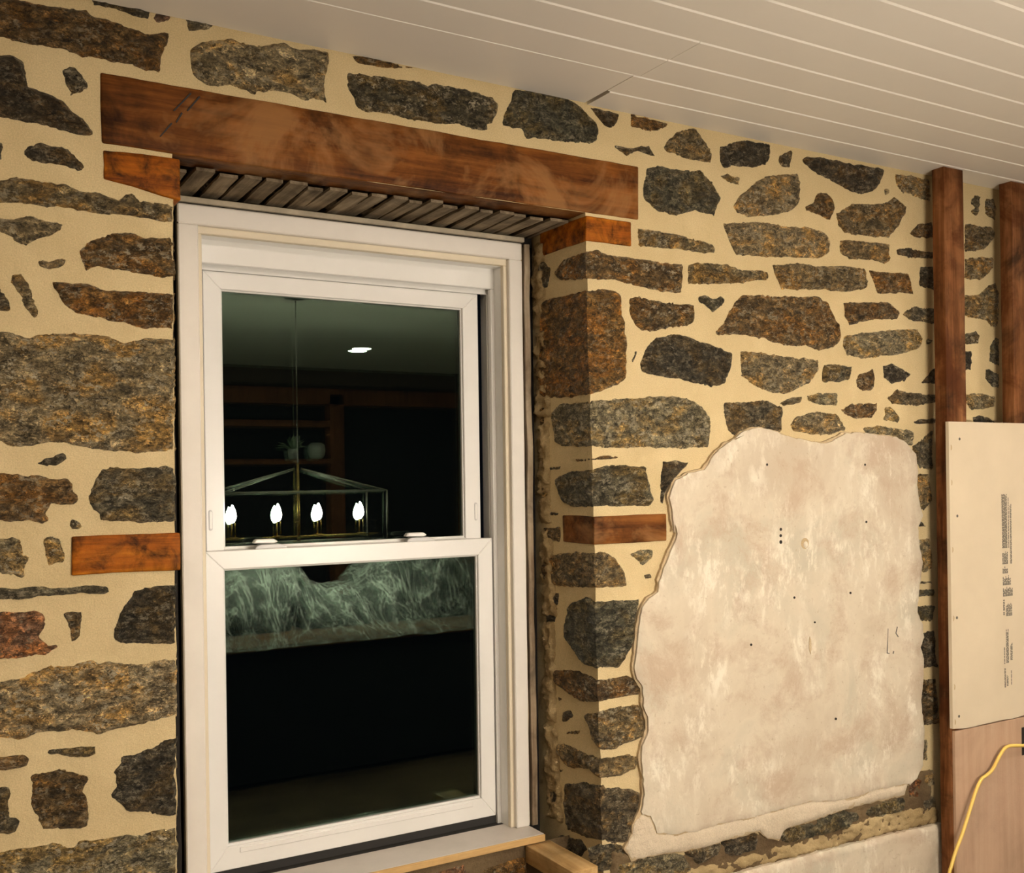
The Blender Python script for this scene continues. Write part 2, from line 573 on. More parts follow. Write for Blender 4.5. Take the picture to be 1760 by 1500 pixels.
def stone_color(o, tone):
    c = TONES[tone]
    k = random.uniform(0.82, 1.2)
    w = random.uniform(-0.06, 0.06)
    o.color = (c[0] * k * (1 + w), c[1] * k, c[2] * k * (1 - w), min(1.0, {'w': 1.1, 'p': 0.9, 'k': 0.45}.get(tone, 0.7) * random.uniform(0.55, 1.15)))

def front_stone(poly, tone, parent, seed, H=None, rough=0.011, y0=0.0):
    V, F, D = patch(poly, seed=seed)
    H = H or random.uniform(0.005, 0.013)
    verts = []
    for (x, z), d in zip(V, D):
        s = float(sstep(d / 0.014))
        h = -0.003 + (H + 0.003) * s + relief((x, 0, z), rough, seed) * (0.25 + 0.75 * s)
        h = max(h, 0.0015) if d > 0.004 else h
        if d < 1e-5:
            h = -0.004
        verts.append((x, y0 - h, z))
    F = [t[::-1] if orient(V, t) < 0 else t for t in F]
    o = link('stone', verts, F, 'stone', parent)
    stone_color(o, tone)
    return o

def orient(V, t):
    a, b, c = V[t[0]], V[t[1]], V[t[2]]
    return (b[0] - a[0]) * (c[1] - a[1]) - (b[1] - a[1]) * (c[0] - a[0])

def reveal_verts(V, D, seed, H, rough):
    verts = []
    for (s_, z), d in zip(V, D):
        s = float(sstep(d / 0.014))
        h = -0.003 + (H + 0.003) * s + relief((corner_x(z), s_, z), rough, seed) * (0.25 + 0.75 * s)
        h = max(h, 0.0015) if d > 0.004 else h
        if d < 1e-5:
            h = -0.004
        f = max(0.0, 1 - s_ / 0.03)
        verts.append((corner_x(z) - h, s_ - h * f * f, z))
    return verts

STONES = [
('b',[0.171,2.670,0.251,2.673,0.310,2.675,0.328,2.675,0.363,2.682,0.379,2.670,0.416,2.667,0.450,2.663,0.484,2.655,0.533,2.669,0.544,2.658,0.532,2.628,0.519,2.598,0.520,2.565,0.492,2.566,0.432,2.573,0.349,2.570,0.321,2.578,0.281,2.578,0.242,2.577,0.215,2.580,0.169,2.586]),
('k',[0.367,2.714,0.400,2.717,0.442,2.718,0.477,2.716,0.500,2.712,0.496,2.680,0.451,2.684,0.408,2.690,0.375,2.689]),
('r',[0.501,2.708,0.547,2.709,0.547,2.700,0.542,2.692,0.515,2.677,0.499,2.680]),
('g',[0.567,2.711,0.592,2.714,0.637,2.705,0.637,2.699,0.623,2.686,0.591,2.674,0.577,2.676]),
('p',[0.579,2.638,0.604,2.659,0.637,2.670,0.669,2.684,0.698,2.680,0.750,2.683,0.800,2.698,0.839,2.692,0.880,2.700,0.921,2.696,0.921,2.666,0.907,2.614,0.909,2.568,0.878,2.570,0.853,2.560,0.833,2.572,0.788,2.573,0.739,2.565,0.730,2.551,0.715,2.558,0.672,2.567,0.644,2.557,0.608,2.562,0.587,2.575,0.581,2.601]),
('k',[0.169,2.544,0.215,2.553,0.241,2.541,0.243,2.520,0.248,2.493,0.280,2.488,0.315,2.473,0.339,2.450,0.364,2.433,0.378,2.411,0.371,2.401,0.347,2.399,0.298,2.405,0.247,2.410,0.213,2.412,0.167,2.418]),
('g',[0.304,2.538,0.320,2.556,0.337,2.555,0.357,2.537,0.365,2.525,0.365,2.507,0.348,2.491,0.328,2.483,0.316,2.503,0.312,2.520]),
('k',[0.229,2.343,0.243,2.370,0.267,2.380,0.290,2.375,0.326,2.372,0.342,2.359,0.348,2.347,0.358,2.340,0.352,2.321,0.321,2.326,0.286,2.330,0.250,2.331,0.235,2.333]),
('g',[0.174,2.368,0.197,2.368,0.202,2.360,0.195,2.342,0.194,2.325,0.174,2.318]),
('m',[0.166,2.283,0.200,2.296,0.219,2.299,0.258,2.294,0.305,2.298,0.345,2.288,0.386,2.284,0.420,2.273,0.432,2.288,0.449,2.295,0.471,2.282,0.505,2.279,0.536,2.278,0.536,2.256,0.527,2.232,0.479,2.235,0.436,2.235,0.386,2.234,0.336,2.237,0.284,2.239,0.226,2.238,0.165,2.233]),
('p',[0.172,2.207,0.206,2.208,0.237,2.220,0.264,2.215,0.296,2.212,0.316,2.206,0.308,2.192,0.280,2.174,0.256,2.163,0.236,2.150,0.209,2.160,0.191,2.173,0.172,2.175]),
('b',[0.337,2.154,0.356,2.175,0.385,2.196,0.419,2.206,0.453,2.206,0.478,2.199,0.533,2.203,0.534,2.155,0.532,2.103,0.494,2.106,0.460,2.110,0.409,2.112,0.380,2.118,0.355,2.105,0.341,2.124]),
('p',[0.257,2.131,0.279,2.127,0.311,2.140,0.319,2.126,0.307,2.112,0.279,2.103,0.253,2.111]),
('m',[0.203,2.086,0.216,2.099,0.228,2.098,0.243,2.072,0.254,2.043,0.265,2.016,0.251,1.995,0.234,2.014,0.219,2.045,0.208,2.065]),
('g',[0.175,2.077,0.189,2.062,0.203,2.035,0.212,2.017,0.199,2.010,0.174,2.004]),
('o',[0.280,2.084,0.302,2.083,0.343,2.087,0.392,2.075,0.468,2.077,0.525,2.077,0.528,2.055,0.530,2.055,0.527,1.998,0.497,1.991,0.463,1.992,0.431,1.998,0.410,1.997,0.367,2.009,0.328,2.015,0.312,2.028,0.305,2.042,0.292,2.062,0.285,2.069]),
('p',[0.162,1.971,0.206,1.970,0.239,1.962,0.266,1.977,0.296,1.973,0.327,1.979,0.366,1.975,0.398,1.975,0.434,1.960,0.472,1.975,0.497,1.974,0.522,1.980,0.532,1.976,0.533,1.906,0.529,1.818,0.531,1.775,0.527,1.705,0.493,1.718,0.451,1.714,0.411,1.716,0.351,1.724,0.312,1.734,0.278,1.736,0.240,1.724,0.210,1.726,0.160,1.746]),
('k',[0.234,1.695,0.255,1.701,0.281,1.710,0.293,1.718,0.310,1.718,0.312,1.701,0.296,1.687,0.270,1.685,0.247,1.691]),
('b',[0.159,1.680,0.202,1.675,0.232,1.671,0.262,1.670,0.288,1.662,0.315,1.662,0.327,1.653,0.324,1.634,0.336,1.621,0.330,1.607,0.314,1.601,0.280,1.602,0.268,1.586,0.279,1.573,0.260,1.563,0.238,1.570,0.201,1.570,0.157,1.577]),
('g',[0.350,1.621,0.366,1.659,0.378,1.686,0.410,1.688,0.451,1.686,0.493,1.690,0.530,1.692,0.534,1.661,0.536,1.600,0.533,1.565,0.508,1.559,0.487,1.555,0.425,1.560,0.377,1.566,0.367,1.583,0.349,1.600]),
('g',[0.299,1.585,0.314,1.580,0.329,1.573,0.345,1.558,0.333,1.548,0.314,1.545,0.308,1.560,0.312,1.572]),
('p',[0.157,1.543,0.197,1.539,0.219,1.538,0.224,1.514,0.237,1.497,0.233,1.476,0.225,1.448,0.199,1.454,0.156,1.465]),
('p',[0.258,1.537,0.279,1.546,0.298,1.535,0.302,1.514,0.307,1.493,0.303,1.472,0.282,1.474,0.270,1.470,0.261,1.487,0.260,1.512]),
('n',[0.156,1.439,0.214,1.435,0.251,1.436,0.308,1.431,0.359,1.431,0.387,1.430,0.397,1.414,0.382,1.405,0.339,1.410,0.308,1.408,0.258,1.409,0.214,1.404,0.155,1.410]),
('r',[0.155,1.396,0.184,1.386,0.213,1.384,0.243,1.388,0.264,1.376,0.267,1.363,0.263,1.343,0.254,1.327,0.268,1.314,0.299,1.309,0.287,1.295,0.261,1.285,0.223,1.285,0.190,1.282,0.154,1.284]),
('b',[0.291,1.376,0.327,1.379,0.339,1.374,0.336,1.349,0.334,1.320,0.318,1.301,0.309,1.318,0.303,1.352]),
('k',[0.395,1.314,0.406,1.352,0.422,1.380,0.443,1.409,0.468,1.422,0.510,1.422,0.533,1.433,0.533,1.381,0.525,1.298,0.504,1.283,0.454,1.290,0.425,1.290,0.401,1.301]),
('w',[0.153,1.240,0.211,1.246,0.238,1.259,0.272,1.264,0.314,1.263,0.353,1.268,0.405,1.260,0.466,1.252,0.516,1.256,0.531,1.263,0.535,1.214,0.527,1.145,0.506,1.122,0.460,1.111,0.411,1.109,0.362,1.100,0.323,1.116,0.247,1.123,0.213,1.109,0.152,1.128]),
('n',[0.258,1.088,0.296,1.087,0.335,1.085,0.362,1.081,0.364,1.060,0.342,1.055,0.311,1.058,0.284,1.068,0.261,1.073]),
('b',[0.151,1.090,0.195,1.085,0.220,1.086,0.235,1.073,0.228,1.056,0.202,1.052,0.183,1.051,0.151,1.054]),
('k',[0.391,1.018,0.407,1.032,0.410,1.053,0.451,1.056,0.484,1.068,0.514,1.077,0.531,1.075,0.534,0.987,0.532,0.893,0.511,0.892,0.465,0.909,0.424,0.927,0.400,0.948,0.385,0.968,0.397,0.983]),
('b',[0.225,1.042,0.257,1.043,0.288,1.047,0.311,1.035,0.346,1.023,0.349,1.008,0.337,0.993,0.345,0.966,0.348,0.932,0.346,0.903,0.313,0.903,0.252,0.914,0.241,0.935,0.225,0.975,0.229,1.011]),
('g',[0.150,1.028,0.194,1.023,0.197,1.008,0.190,0.989,0.193,0.960,0.213,0.948,0.204,0.921,0.185,0.917,0.149,0.928]),
('p',[0.149,0.888,0.199,0.890,0.244,0.887,0.282,0.888,0.312,0.872,0.320,0.883,0.383,0.882,0.440,0.875,0.494,0.876,0.526,0.872,0.527,0.813,0.528,0.717,0.147,0.792]),
('b',[0.972,2.702,1.023,2.708,1.067,2.705,1.153,2.703,1.153,2.698,1.107,2.689,1.052,2.681,0.998,2.678,0.983,2.684]),
('n',[0.959,2.655,1.012,2.662,1.052,2.663,1.102,2.667,1.158,2.671,1.184,2.666,1.210,2.676,1.285,2.675,1.339,2.672,1.378,2.665,1.398,2.651,1.389,2.625,1.380,2.594,1.363,2.587,1.360,2.569,1.316,2.567,1.272,2.572,1.208,2.564,1.166,2.565,1.135,2.560,1.095,2.567,1.050,2.566,1.011,2.560,0.989,2.567,0.973,2.596,0.961,2.617]),
('n',[1.441,2.703,1.481,2.705,1.552,2.710,1.631,2.704,1.668,2.689,1.705,2.662,1.726,2.635,1.719,2.597,1.691,2.585,1.641,2.580,1.562,2.576,1.508,2.573,1.479,2.566,1.465,2.588,1.399,2.593,1.411,2.634,1.432,2.667]),
('k',[1.677,2.696,1.743,2.695,1.801,2.694,1.788,2.660,1.761,2.638,1.739,2.644,1.711,2.668]),
('b',[1.833,2.701,1.897,2.700,1.977,2.695,1.977,2.686,1.962,2.670,1.906,2.655,1.832,2.653]),
('g',[1.746,2.609,1.777,2.601,1.840,2.601,1.905,2.620,1.923,2.597,1.932,2.584,1.904,2.583,1.858,2.591,1.821,2.566,1.795,2.577,1.772,2.593]),
('m',[1.947,2.616,1.976,2.646,2.001,2.669,2.040,2.690,2.079,2.696,2.108,2.674,2.138,2.640,2.145,2.595,2.077,2.593,2.009,2.599,1.966,2.604]),
('k',[2.173,2.653,2.220,2.676,2.283,2.693,2.390,2.696,2.389,2.646,2.372,2.623,2.313,2.607,2.239,2.597,2.187,2.584,2.170,2.610]),
('g',[2.422,2.663,2.450,2.679,2.490,2.693,2.483,2.655,2.472,2.629,2.433,2.624,2.420,2.642]),
('k',[2.517,2.664,2.558,2.682,2.651,2.688,2.771,2.688,2.921,2.690,2.907,2.647,2.868,2.603,2.799,2.582,2.720,2.593,2.649,2.613,2.579,2.628,2.540,2.647]),
('n',[1.875,2.487,1.890,2.548,1.932,2.567,1.975,2.564,2.028,2.564,2.097,2.573,2.146,2.545,2.181,2.496,2.165,2.463,2.149,2.434,2.074,2.441,2.006,2.418,1.930,2.420,1.902,2.439,1.874,2.458]),
('p',[2.167,2.568,2.203,2.578,2.260,2.572,2.254,2.540,2.217,2.543,2.187,2.551]),
('p',[2.221,2.482,2.259,2.517,2.323,2.569,2.377,2.596,2.511,2.620,2.515,2.554,2.509,2.512,2.463,2.483,2.397,2.467,2.278,2.447,2.242,2.453]),
('b',[2.531,2.515,2.572,2.532,2.590,2.563,2.637,2.574,2.672,2.553,2.671,2.515,2.652,2.476,2.606,2.487,2.542,2.500]),
('m',[2.677,2.508,2.731,2.539,2.756,2.555,2.830,2.560,2.918,2.575,2.970,2.603,3.035,2.572,3.034,2.550,2.994,2.501,2.941,2.452,2.865,2.444,2.766,2.442,2.717,2.445,2.688,2.467]),
('p',[2.913,2.622,2.938,2.627,2.944,2.604,2.919,2.595]),
('p',[2.972,2.682,3.051,2.688,3.158,2.685,3.163,2.601,3.102,2.607,3.009,2.617,2.977,2.639]),
('m',[1.854,2.375,1.929,2.372,1.995,2.368,2.073,2.361,2.143,2.357,2.157,2.339,2.147,2.319,2.082,2.316,1.985,2.318,1.853,2.312]),
('p',[2.174,2.422,2.246,2.430,2.331,2.445,2.440,2.444,2.553,2.452,2.622,2.443,2.657,2.414,2.650,2.372,2.597,2.346,2.438,2.335,2.329,2.328,2.234,2.325,2.214,2.352,2.194,2.389]),
('m',[2.687,2.421,2.765,2.434,2.827,2.432,2.947,2.440,2.942,2.374,2.914,2.358,2.851,2.366,2.740,2.359,2.698,2.376]),
('b',[3.039,2.480,3.087,2.521,3.168,2.539,3.195,2.479,3.072,2.466]),
('k',[2.966,2.420,3.032,2.435,3.098,2.429,3.194,2.434,3.193,2.402,3.044,2.393,2.979,2.399]),
('m',[2.040,2.278,2.072,2.292,2.141,2.297,2.203,2.297,2.265,2.285,2.371,2.293,2.379,2.262,2.317,2.251,2.222,2.233,2.120,2.224,2.039,2.218]),
('m',[2.383,2.314,2.494,2.328,2.608,2.330,2.727,2.341,2.819,2.341,2.824,2.269,2.749,2.251,2.549,2.243,2.425,2.233,2.404,2.268]),
('b',[2.825,2.342,2.913,2.337,3.043,2.344,3.049,2.305,3.075,2.267,2.976,2.264,2.873,2.252,2.855,2.289]),
('k',[3.094,2.371,3.193,2.384,3.190,2.285,3.089,2.299]),
('b',[1.812,2.163,1.860,2.174,1.953,2.162,2.069,2.167,2.068,2.102,2.038,2.089,1.971,2.085,1.886,2.063,1.840,2.081,1.818,2.116]),
('n',[2.075,2.190,2.109,2.198,2.139,2.187,2.170,2.201,2.198,2.180,2.164,2.155,2.138,2.137,2.114,2.155,2.074,2.171]),
('b',[2.137,2.084,2.179,2.117,2.200,2.157,2.253,2.208,2.327,2.214,2.436,2.218,2.583,2.229,2.641,2.213,2.675,2.157,2.699,2.125,2.692,2.083,2.662,2.061,2.591,2.045,2.534,2.058,2.432,2.053,2.345,2.072,2.240,2.078,2.157,2.071]),
('b',[2.707,2.218,2.798,2.225,2.937,2.235,2.994,2.206,2.974,2.172,2.871,2.166,2.735,2.138,2.712,2.168]),
('g',[3.005,2.205,3.054,2.230,3.189,2.231,3.188,2.168,3.053,2.173,2.998,2.191]),
('p',[2.704,2.105,2.796,2.123,2.973,2.142,3.079,2.153,3.108,2.123,3.091,2.078,2.971,2.050,2.794,2.029,2.721,2.038,2.703,2.067]),
('k',[1.852,1.972,1.871,2.016,1.914,2.056,1.990,2.075,2.077,2.057,2.157,2.042,2.218,2.026,2.212,1.979,2.185,1.924,2.124,1.911,2.035,1.927,1.949,1.935,1.861,1.946]),
('p',[2.244,2.035,2.345,2.034,2.488,2.023,2.596,2.024,2.590,1.979,2.543,1.936,2.440,1.900,2.375,1.902,2.300,1.924,2.248,1.950]),
('n',[2.613,2.008,2.661,2.011,2.751,2.006,2.737,1.959,2.671,1.944,2.600,1.946,2.601,1.987]),
('b',[2.762,1.956,2.781,1.986,2.818,1.992,2.849,2.008,2.867,1.968,2.848,1.929,2.798,1.919,2.767,1.935]),
('k',[2.896,2.016,2.945,2.027,3.049,1.992,3.009,1.960,2.943,1.949,2.895,1.973]),
('k',[3.081,1.954,3.157,2.014,3.185,2.020,3.183,1.957]),
('n',[2.407,1.875,2.463,1.897,2.517,1.902,2.507,1.874,2.429,1.861,2.401,1.871]),
('p',[2.528,1.903,2.588,1.914,2.676,1.919,2.675,1.869,2.587,1.867,2.536,1.883]),
('b',[2.681,1.857,2.742,1.883,2.866,1.888,2.875,1.865,2.839,1.830,2.765,1.827,2.705,1.841]),
('g',[2.910,1.905,2.969,1.937,3.061,1.927,3.182,1.926,3.182,1.894,3.073,1.874,2.942,1.880]),
('p',[2.897,1.870,2.942,1.878,2.986,1.837,2.973,1.815,2.883,1.827,2.903,1.844]),
('k',[3.032,1.820,3.085,1.837,3.174,1.840,3.173,1.818,3.072,1.812]),
('g',[2.174,1.873,2.257,1.876,2.342,1.886,2.429,1.864,2.422,1.779,2.361,1.779,2.265,1.766,2.213,1.762,2.188,1.785,2.173,1.839]),
('p',[2.450,1.804,2.484,1.837,2.575,1.855,2.669,1.848,2.728,1.791,2.632,1.769,2.539,1.772,2.472,1.784]),
('p',[2.787,1.804,2.877,1.811,2.979,1.802,3.058,1.794,3.043,1.737,2.978,1.745,2.863,1.766,2.801,1.779]),
('n',[3.121,2.115,3.139,2.123,3.156,2.117,3.156,2.101,3.125,2.096]),
('g',[1.820,1.981,1.834,1.996,1.839,2.019,1.850,2.012,1.846,1.990,1.836,1.975]),
('g',[3.040,1.738,3.081,1.760,3.145,1.799,3.157,1.794,3.154,1.651,3.079,1.657,3.047,1.701]),
('n',[3.377,2.631,3.409,2.661,3.440,2.665,3.434,2.631,3.428,2.584,3.392,2.587,3.382,2.602,3.402,2.614]),
('g',[3.466,2.655,3.519,2.668,3.540,2.631,3.528,2.579,3.465,2.595,3.465,2.622]),
('m',[3.345,2.552,3.412,2.556,3.453,2.554,3.506,2.560,3.532,2.533,3.504,2.494,3.462,2.463,3.409,2.451,3.342,2.441]),
('m',[3.342,2.428,3.461,2.443,3.519,2.442,3.513,2.402,3.470,2.365,3.448,2.350,3.340,2.344]),
('m',[3.339,2.289,3.427,2.302,3.480,2.339,3.533,2.354,3.548,2.278,3.535,2.184,3.492,2.178,3.466,2.199,3.337,2.207]),
('n',[3.336,2.152,3.408,2.164,3.430,2.145,3.417,2.114,3.335,2.105]),
('k',[3.334,2.087,3.382,2.090,3.377,2.014,3.333,2.009]),
('n',[3.480,2.108,3.518,2.150,3.544,2.144,3.542,2.034,3.478,2.048]),
('n',[3.452,2.027,3.483,2.028,3.541,2.008,3.540,1.951,3.492,1.956,3.453,1.988]),
('p',[3.331,1.931,3.418,1.937,3.513,1.930,3.512,1.884,3.459,1.876,3.375,1.867,3.330,1.899]),
('k',[3.375,1.848,3.416,1.858,3.469,1.850,3.521,1.834,3.510,1.810,3.384,1.809]),
('p',[3.038,1.641,3.129,1.648,3.152,1.546,3.101,1.504,3.036,1.533]),
('k',[3.047,1.462,3.084,1.480,3.121,1.454,3.058,1.453]),
('p',[3.049,1.413,3.132,1.415,3.146,1.305,3.096,1.286,3.047,1.327]),
('g',[3.054,1.269,3.145,1.263,3.145,1.248,3.054,1.254]),
('n',[3.054,1.240,3.153,1.235,3.153,1.206,3.053,1.210]),
('n',[3.028,1.171,3.069,1.184,3.160,1.177,3.142,1.118,3.068,1.119,3.035,1.138]),
('k',[3.050,1.088,3.150,1.090,3.164,0.952,3.072,0.956,3.033,1.041]),
('b',[3.039,0.922,3.155,0.919,3.168,0.753,3.084,0.753,3.044,0.791]),
('p',[3.042,0.715,3.108,0.712,3.103,0.630,3.041,0.634]),
('k',[1.930,1.690,1.984,1.696,2.040,1.689,1.993,1.646,1.955,1.611,1.936,1.562,1.918,1.562,1.924,1.633]),
('p',[1.804,1.424,1.848,1.439,1.900,1.436,1.894,1.406,1.855,1.384,1.834,1.399]),
('g',[1.853,1.364,1.889,1.365,1.893,1.348,1.863,1.346]),
('g',[1.653,0.608,1.722,0.610,1.772,0.597,1.791,0.556,1.730,0.520,1.662,0.542]),
('p',[1.741,0.546,1.843,0.550,1.958,0.536,1.996,0.520,2.023,0.476,2.044,0.438,1.740,0.494]),
('g',[1.991,0.542,2.091,0.540,2.136,0.536,2.129,0.485,2.045,0.476,2.001,0.515]),
('k',[2.136,0.536,2.276,0.549,2.290,0.511,2.275,0.478,2.192,0.468,2.137,0.492]),
('n',[2.372,0.513,2.410,0.537,2.511,0.528,2.615,0.537,2.736,0.530,2.742,0.486,2.667,0.467,2.509,0.469,2.408,0.470,2.378,0.485]),
('n',[2.757,0.517,2.848,0.540,2.963,0.539,2.970,0.480,2.847,0.472,2.770,0.496]),
('r',[2.982,0.566,3.039,0.606,3.068,0.562,3.044,0.506,2.985,0.516]),
('p',[3.061,0.593,3.130,0.602,3.144,0.539,3.083,0.529]),
('g',[3.052,0.505,3.128,0.507,3.142,0.459,3.066,0.463]),
]
CORNER_STONES = [
('b',[1.674,2.287,1.707,2.294,1.749,2.284,1.852,2.284,1.923,2.280,2.025,2.282,2.021,2.188,1.921,2.188,1.833,2.198,1.764,2.206,1.675,2.202],[0.000,2.287,0.123,2.283,0.163,2.255,0.157,2.236,0.139,2.222,0.000,2.202]),
('o',[1.675,2.176,1.722,2.186,1.781,2.180,1.794,2.174,1.797,2.126,1.809,2.078,1.815,2.009,1.806,1.926,1.776,1.907,1.725,1.889,1.680,1.877],[0.000,2.176,0.090,2.180,0.179,2.183,0.240,2.182,0.253,2.060,0.269,1.960,0.262,1.890,0.156,1.878,0.000,1.877]),
('p',[1.680,1.864,1.758,1.873,1.853,1.879,1.951,1.888,2.043,1.880,2.099,1.856,2.122,1.827,2.127,1.791,2.116,1.729,2.003,1.725,1.877,1.728,1.764,1.725,1.682,1.731],[0.000,1.864,0.156,1.868,0.203,1.846,0.205,1.803,0.195,1.752,0.150,1.733,0.000,1.731]),
('n',[1.683,1.670,1.721,1.682,1.789,1.683,1.876,1.677,1.884,1.634,1.905,1.577,1.892,1.556,1.804,1.559,1.685,1.560],[0.000,1.670,0.103,1.668,0.187,1.648,0.195,1.623,0.158,1.573,0.096,1.557,0.000,1.560]),
('b',[1.683,1.703,1.722,1.712,1.803,1.705,1.772,1.696,1.683,1.691],[0.000,1.703,0.040,1.704,0.095,1.703,0.077,1.689,0.000,1.691]),
('m',[1.687,1.436,1.723,1.438,1.764,1.413,1.796,1.371,1.802,1.327,1.689,1.331],[0.000,1.436,0.100,1.434,0.252,1.416,0.287,1.378,0.269,1.329,0.192,1.318,0.000,1.331]),
('n',[1.689,1.298,1.770,1.296,1.845,1.294,1.836,1.261,1.831,1.220,1.826,1.167,1.800,1.136,1.770,1.099,1.692,1.103],[0.000,1.298,0.047,1.310,0.132,1.279,0.173,1.206,0.168,1.172,0.115,1.131,0.068,1.104,0.000,1.103]),
('b',[1.693,1.077,1.749,1.078,1.799,1.076,1.849,1.050,1.848,1.013,1.765,1.013,1.694,1.008],[0.000,1.077,0.117,1.089,0.230,1.069,0.226,1.024,0.158,1.007,0.097,0.994,0.000,1.008]),
('m',[1.694,0.989,1.756,0.994,1.835,0.991,1.855,0.934,1.850,0.888,1.796,0.879,1.738,0.864,1.696,0.874],[0.000,0.989,0.087,0.959,0.059,0.937,0.043,0.894,0.000,0.874]),
('m',[1.696,0.854,1.803,0.851,1.833,0.836,1.819,0.798,1.769,0.789,1.697,0.792],[0.000,0.854,0.092,0.853,0.190,0.859,0.236,0.839,0.218,0.815,0.169,0.784,0.059,0.803,0.000,0.792]),
('g',[1.697,0.779,1.736,0.765,1.793,0.755,1.839,0.734,1.830,0.682,1.804,0.639,1.786,0.596,1.741,0.598,1.700,0.614],[0.000,0.779,0.097,0.764,0.190,0.737,0.199,0.672,0.184,0.592,0.093,0.598,0.000,0.614]),
]
REVEAL_STONES = [
('g',[0.232,1.681,0.140,1.686,0.166,1.669,0.233,1.663]),
('k',[0.270,1.546,0.179,1.548,0.180,1.530,0.267,1.531]),
('b',[0.268,1.498,0.168,1.505,0.171,1.455,0.270,1.451]),
('k',[0.270,1.291,0.186,1.308,0.195,1.259,0.270,1.270]),
('k',[0.270,1.248,0.209,1.233,0.211,1.208,0.263,1.202]),
('b',[0.270,1.189,0.212,1.177,0.267,1.124,0.270,1.104]),
('k',[0.192,0.953,0.147,0.964,0.118,0.946,0.194,0.907]),
('b',[0.182,0.892,0.089,0.918,0.102,0.895,0.176,0.879]),
('b',[0.222,0.989,0.171,0.995,0.210,0.970]),
('k',[0.128,0.975,0.080,0.984,0.098,0.970]),
('g',[0.270,0.709,0.216,0.720,0.227,0.629,0.270,0.633]),
('g',[0.233,2.311,0.182,2.265,0.204,2.212,0.259,2.207,0.262,2.280]),
('m',[0.270,1.630,0.235,1.623,0.237,1.579,0.270,1.557]),
('b',[0.246,0.769,0.175,0.782,0.208,0.757]),
('b',[0.270,1.009,0.270,1.011,0.270,0.996,0.270,0.987]),
('b',[0.270,1.873,0.236,1.862,0.246,1.805,0.270,1.785]),
('k',[0.236,0.570,0.105,0.595,0.070,0.571,0.108,0.533,0.219,0.526]),
]
PLASTER = [2.125,1.714,2.174,1.746,2.243,1.770,2.208,1.762,2.232,1.777,2.278,1.791,2.311,1.794,2.357,1.785,2.430,1.766,2.520,1.752,2.576,1.745,2.619,1.750,2.692,1.779,2.767,1.782,2.858,1.775,2.944,1.768,2.992,1.749,3.039,1.711,3.050,1.657,3.045,1.603,3.052,1.549,3.072,1.494,3.045,1.451,3.049,1.397,3.067,1.331,3.054,1.267,3.040,1.203,3.036,1.160,3.063,1.114,3.066,1.070,3.049,1.040,3.065,0.995,3.063,0.930,3.049,0.855,3.057,0.789,3.064,0.745,3.058,0.681,3.054,0.627,3.023,0.589,2.983,0.568,2.979,0.571,2.963,0.539,2.834,0.542,2.669,0.542,2.537,0.533,2.435,0.528,2.391,0.523,2.372,0.499,2.323,0.509,2.288,0.542,2.228,0.540,2.136,0.540,2.079,0.533,1.991,0.538,1.948,0.542,1.863,0.546,1.796,0.549,1.772,0.585,1.798,0.621,1.800,0.647,1.826,0.682,1.839,0.727,1.836,0.775,1.828,0.837,1.833,0.870,1.855,0.914,1.856,0.941,1.839,0.984,1.839,1.038,1.816,1.067,1.808,1.095,1.817,1.148,1.822,1.181,1.827,1.221,1.840,1.267,1.862,1.292,1.901,1.310,1.906,1.344,1.924,1.384,1.960,1.444,1.975,1.477,1.965,1.505,1.962,1.483,1.959,1.533,1.946,1.583,1.965,1.632,2.020,1.653,2.081,1.663]
PLASTER_TOP = [2.125,1.714,2.174,1.746,2.243,1.770,2.208,1.762,2.232,1.777,2.278,1.791,2.311,1.794,2.357,1.785,2.430,1.766,2.520,1.752,2.576,1.745,2.619,1.750,2.692,1.779,2.767,1.782,2.858,1.775,2.944,1.768,2.992,1.749,3.039,1.711,3.050,1.657,3.045,1.603,3.052,1.549,3.072,1.494,3.045,1.451,3.049,1.397,3.067,1.331,3.054,1.267,3.040,1.203,3.036,1.160,3.063,1.114,3.066,1.070,3.049,1.040,3.065,0.995,3.063,0.930,3.049,0.855,3.057,0.789,3.064,0.745,3.058,0.681,3.054,0.627,3.023,0.589,2.983,0.568,2.979,0.571,2.964,0.577,2.793,0.585,2.751,0.575,2.616,0.579,2.512,0.595,2.448,0.594,2.325,0.593,2.241,0.588,2.148,0.594,2.080,0.593,2.036,0.589,1.949,0.594,1.883,0.611,1.875,0.635,1.860,0.663,1.829,0.676,1.826,0.682,1.839,0.727,1.836,0.775,1.828,0.837,1.833,0.870,1.855,0.914,1.856,0.941,1.839,0.984,1.839,1.038,1.816,1.067,1.808,1.095,1.817,1.148,1.822,1.181,1.827,1.221,1.840,1.267,1.862,1.292,1.901,1.310,1.906,1.344,1.924,1.384,1.960,1.444,1.975,1.477,1.965,1.505,1.962,1.483,1.959,1.533,1.946,1.583,1.965,1.632,2.020,1.653,2.081,1.663]
RUBBLE = [1.750,0.492,1.990,0.487,2.146,0.477,2.287,0.480,2.421,0.481,2.640,0.477,2.777,0.494,2.977,0.493,3.143,0.474,3.149,0.406,2.191,0.430,2.088,0.420]
PLASTER_BAND = [1.829,0.676,1.860,0.663,1.875,0.635,1.883,0.611,1.949,0.594,2.036,0.589,2.080,0.593,2.148,0.594,2.241,0.588,2.325,0.593,2.448,0.594,2.512,0.595,2.616,0.579,2.751,0.575,2.793,0.585,2.964,0.577,2.979,0.571,2.963,0.539,2.834,0.542,2.669,0.542,2.537,0.533,2.435,0.528,2.391,0.523,2.372,0.499,2.323,0.509,2.288,0.542,2.228,0.540,2.136,0.540,2.079,0.533,1.991,0.538,1.948,0.542,1.863,0.546,1.796,0.549,1.772,0.585,1.798,0.621,1.800,0.647]

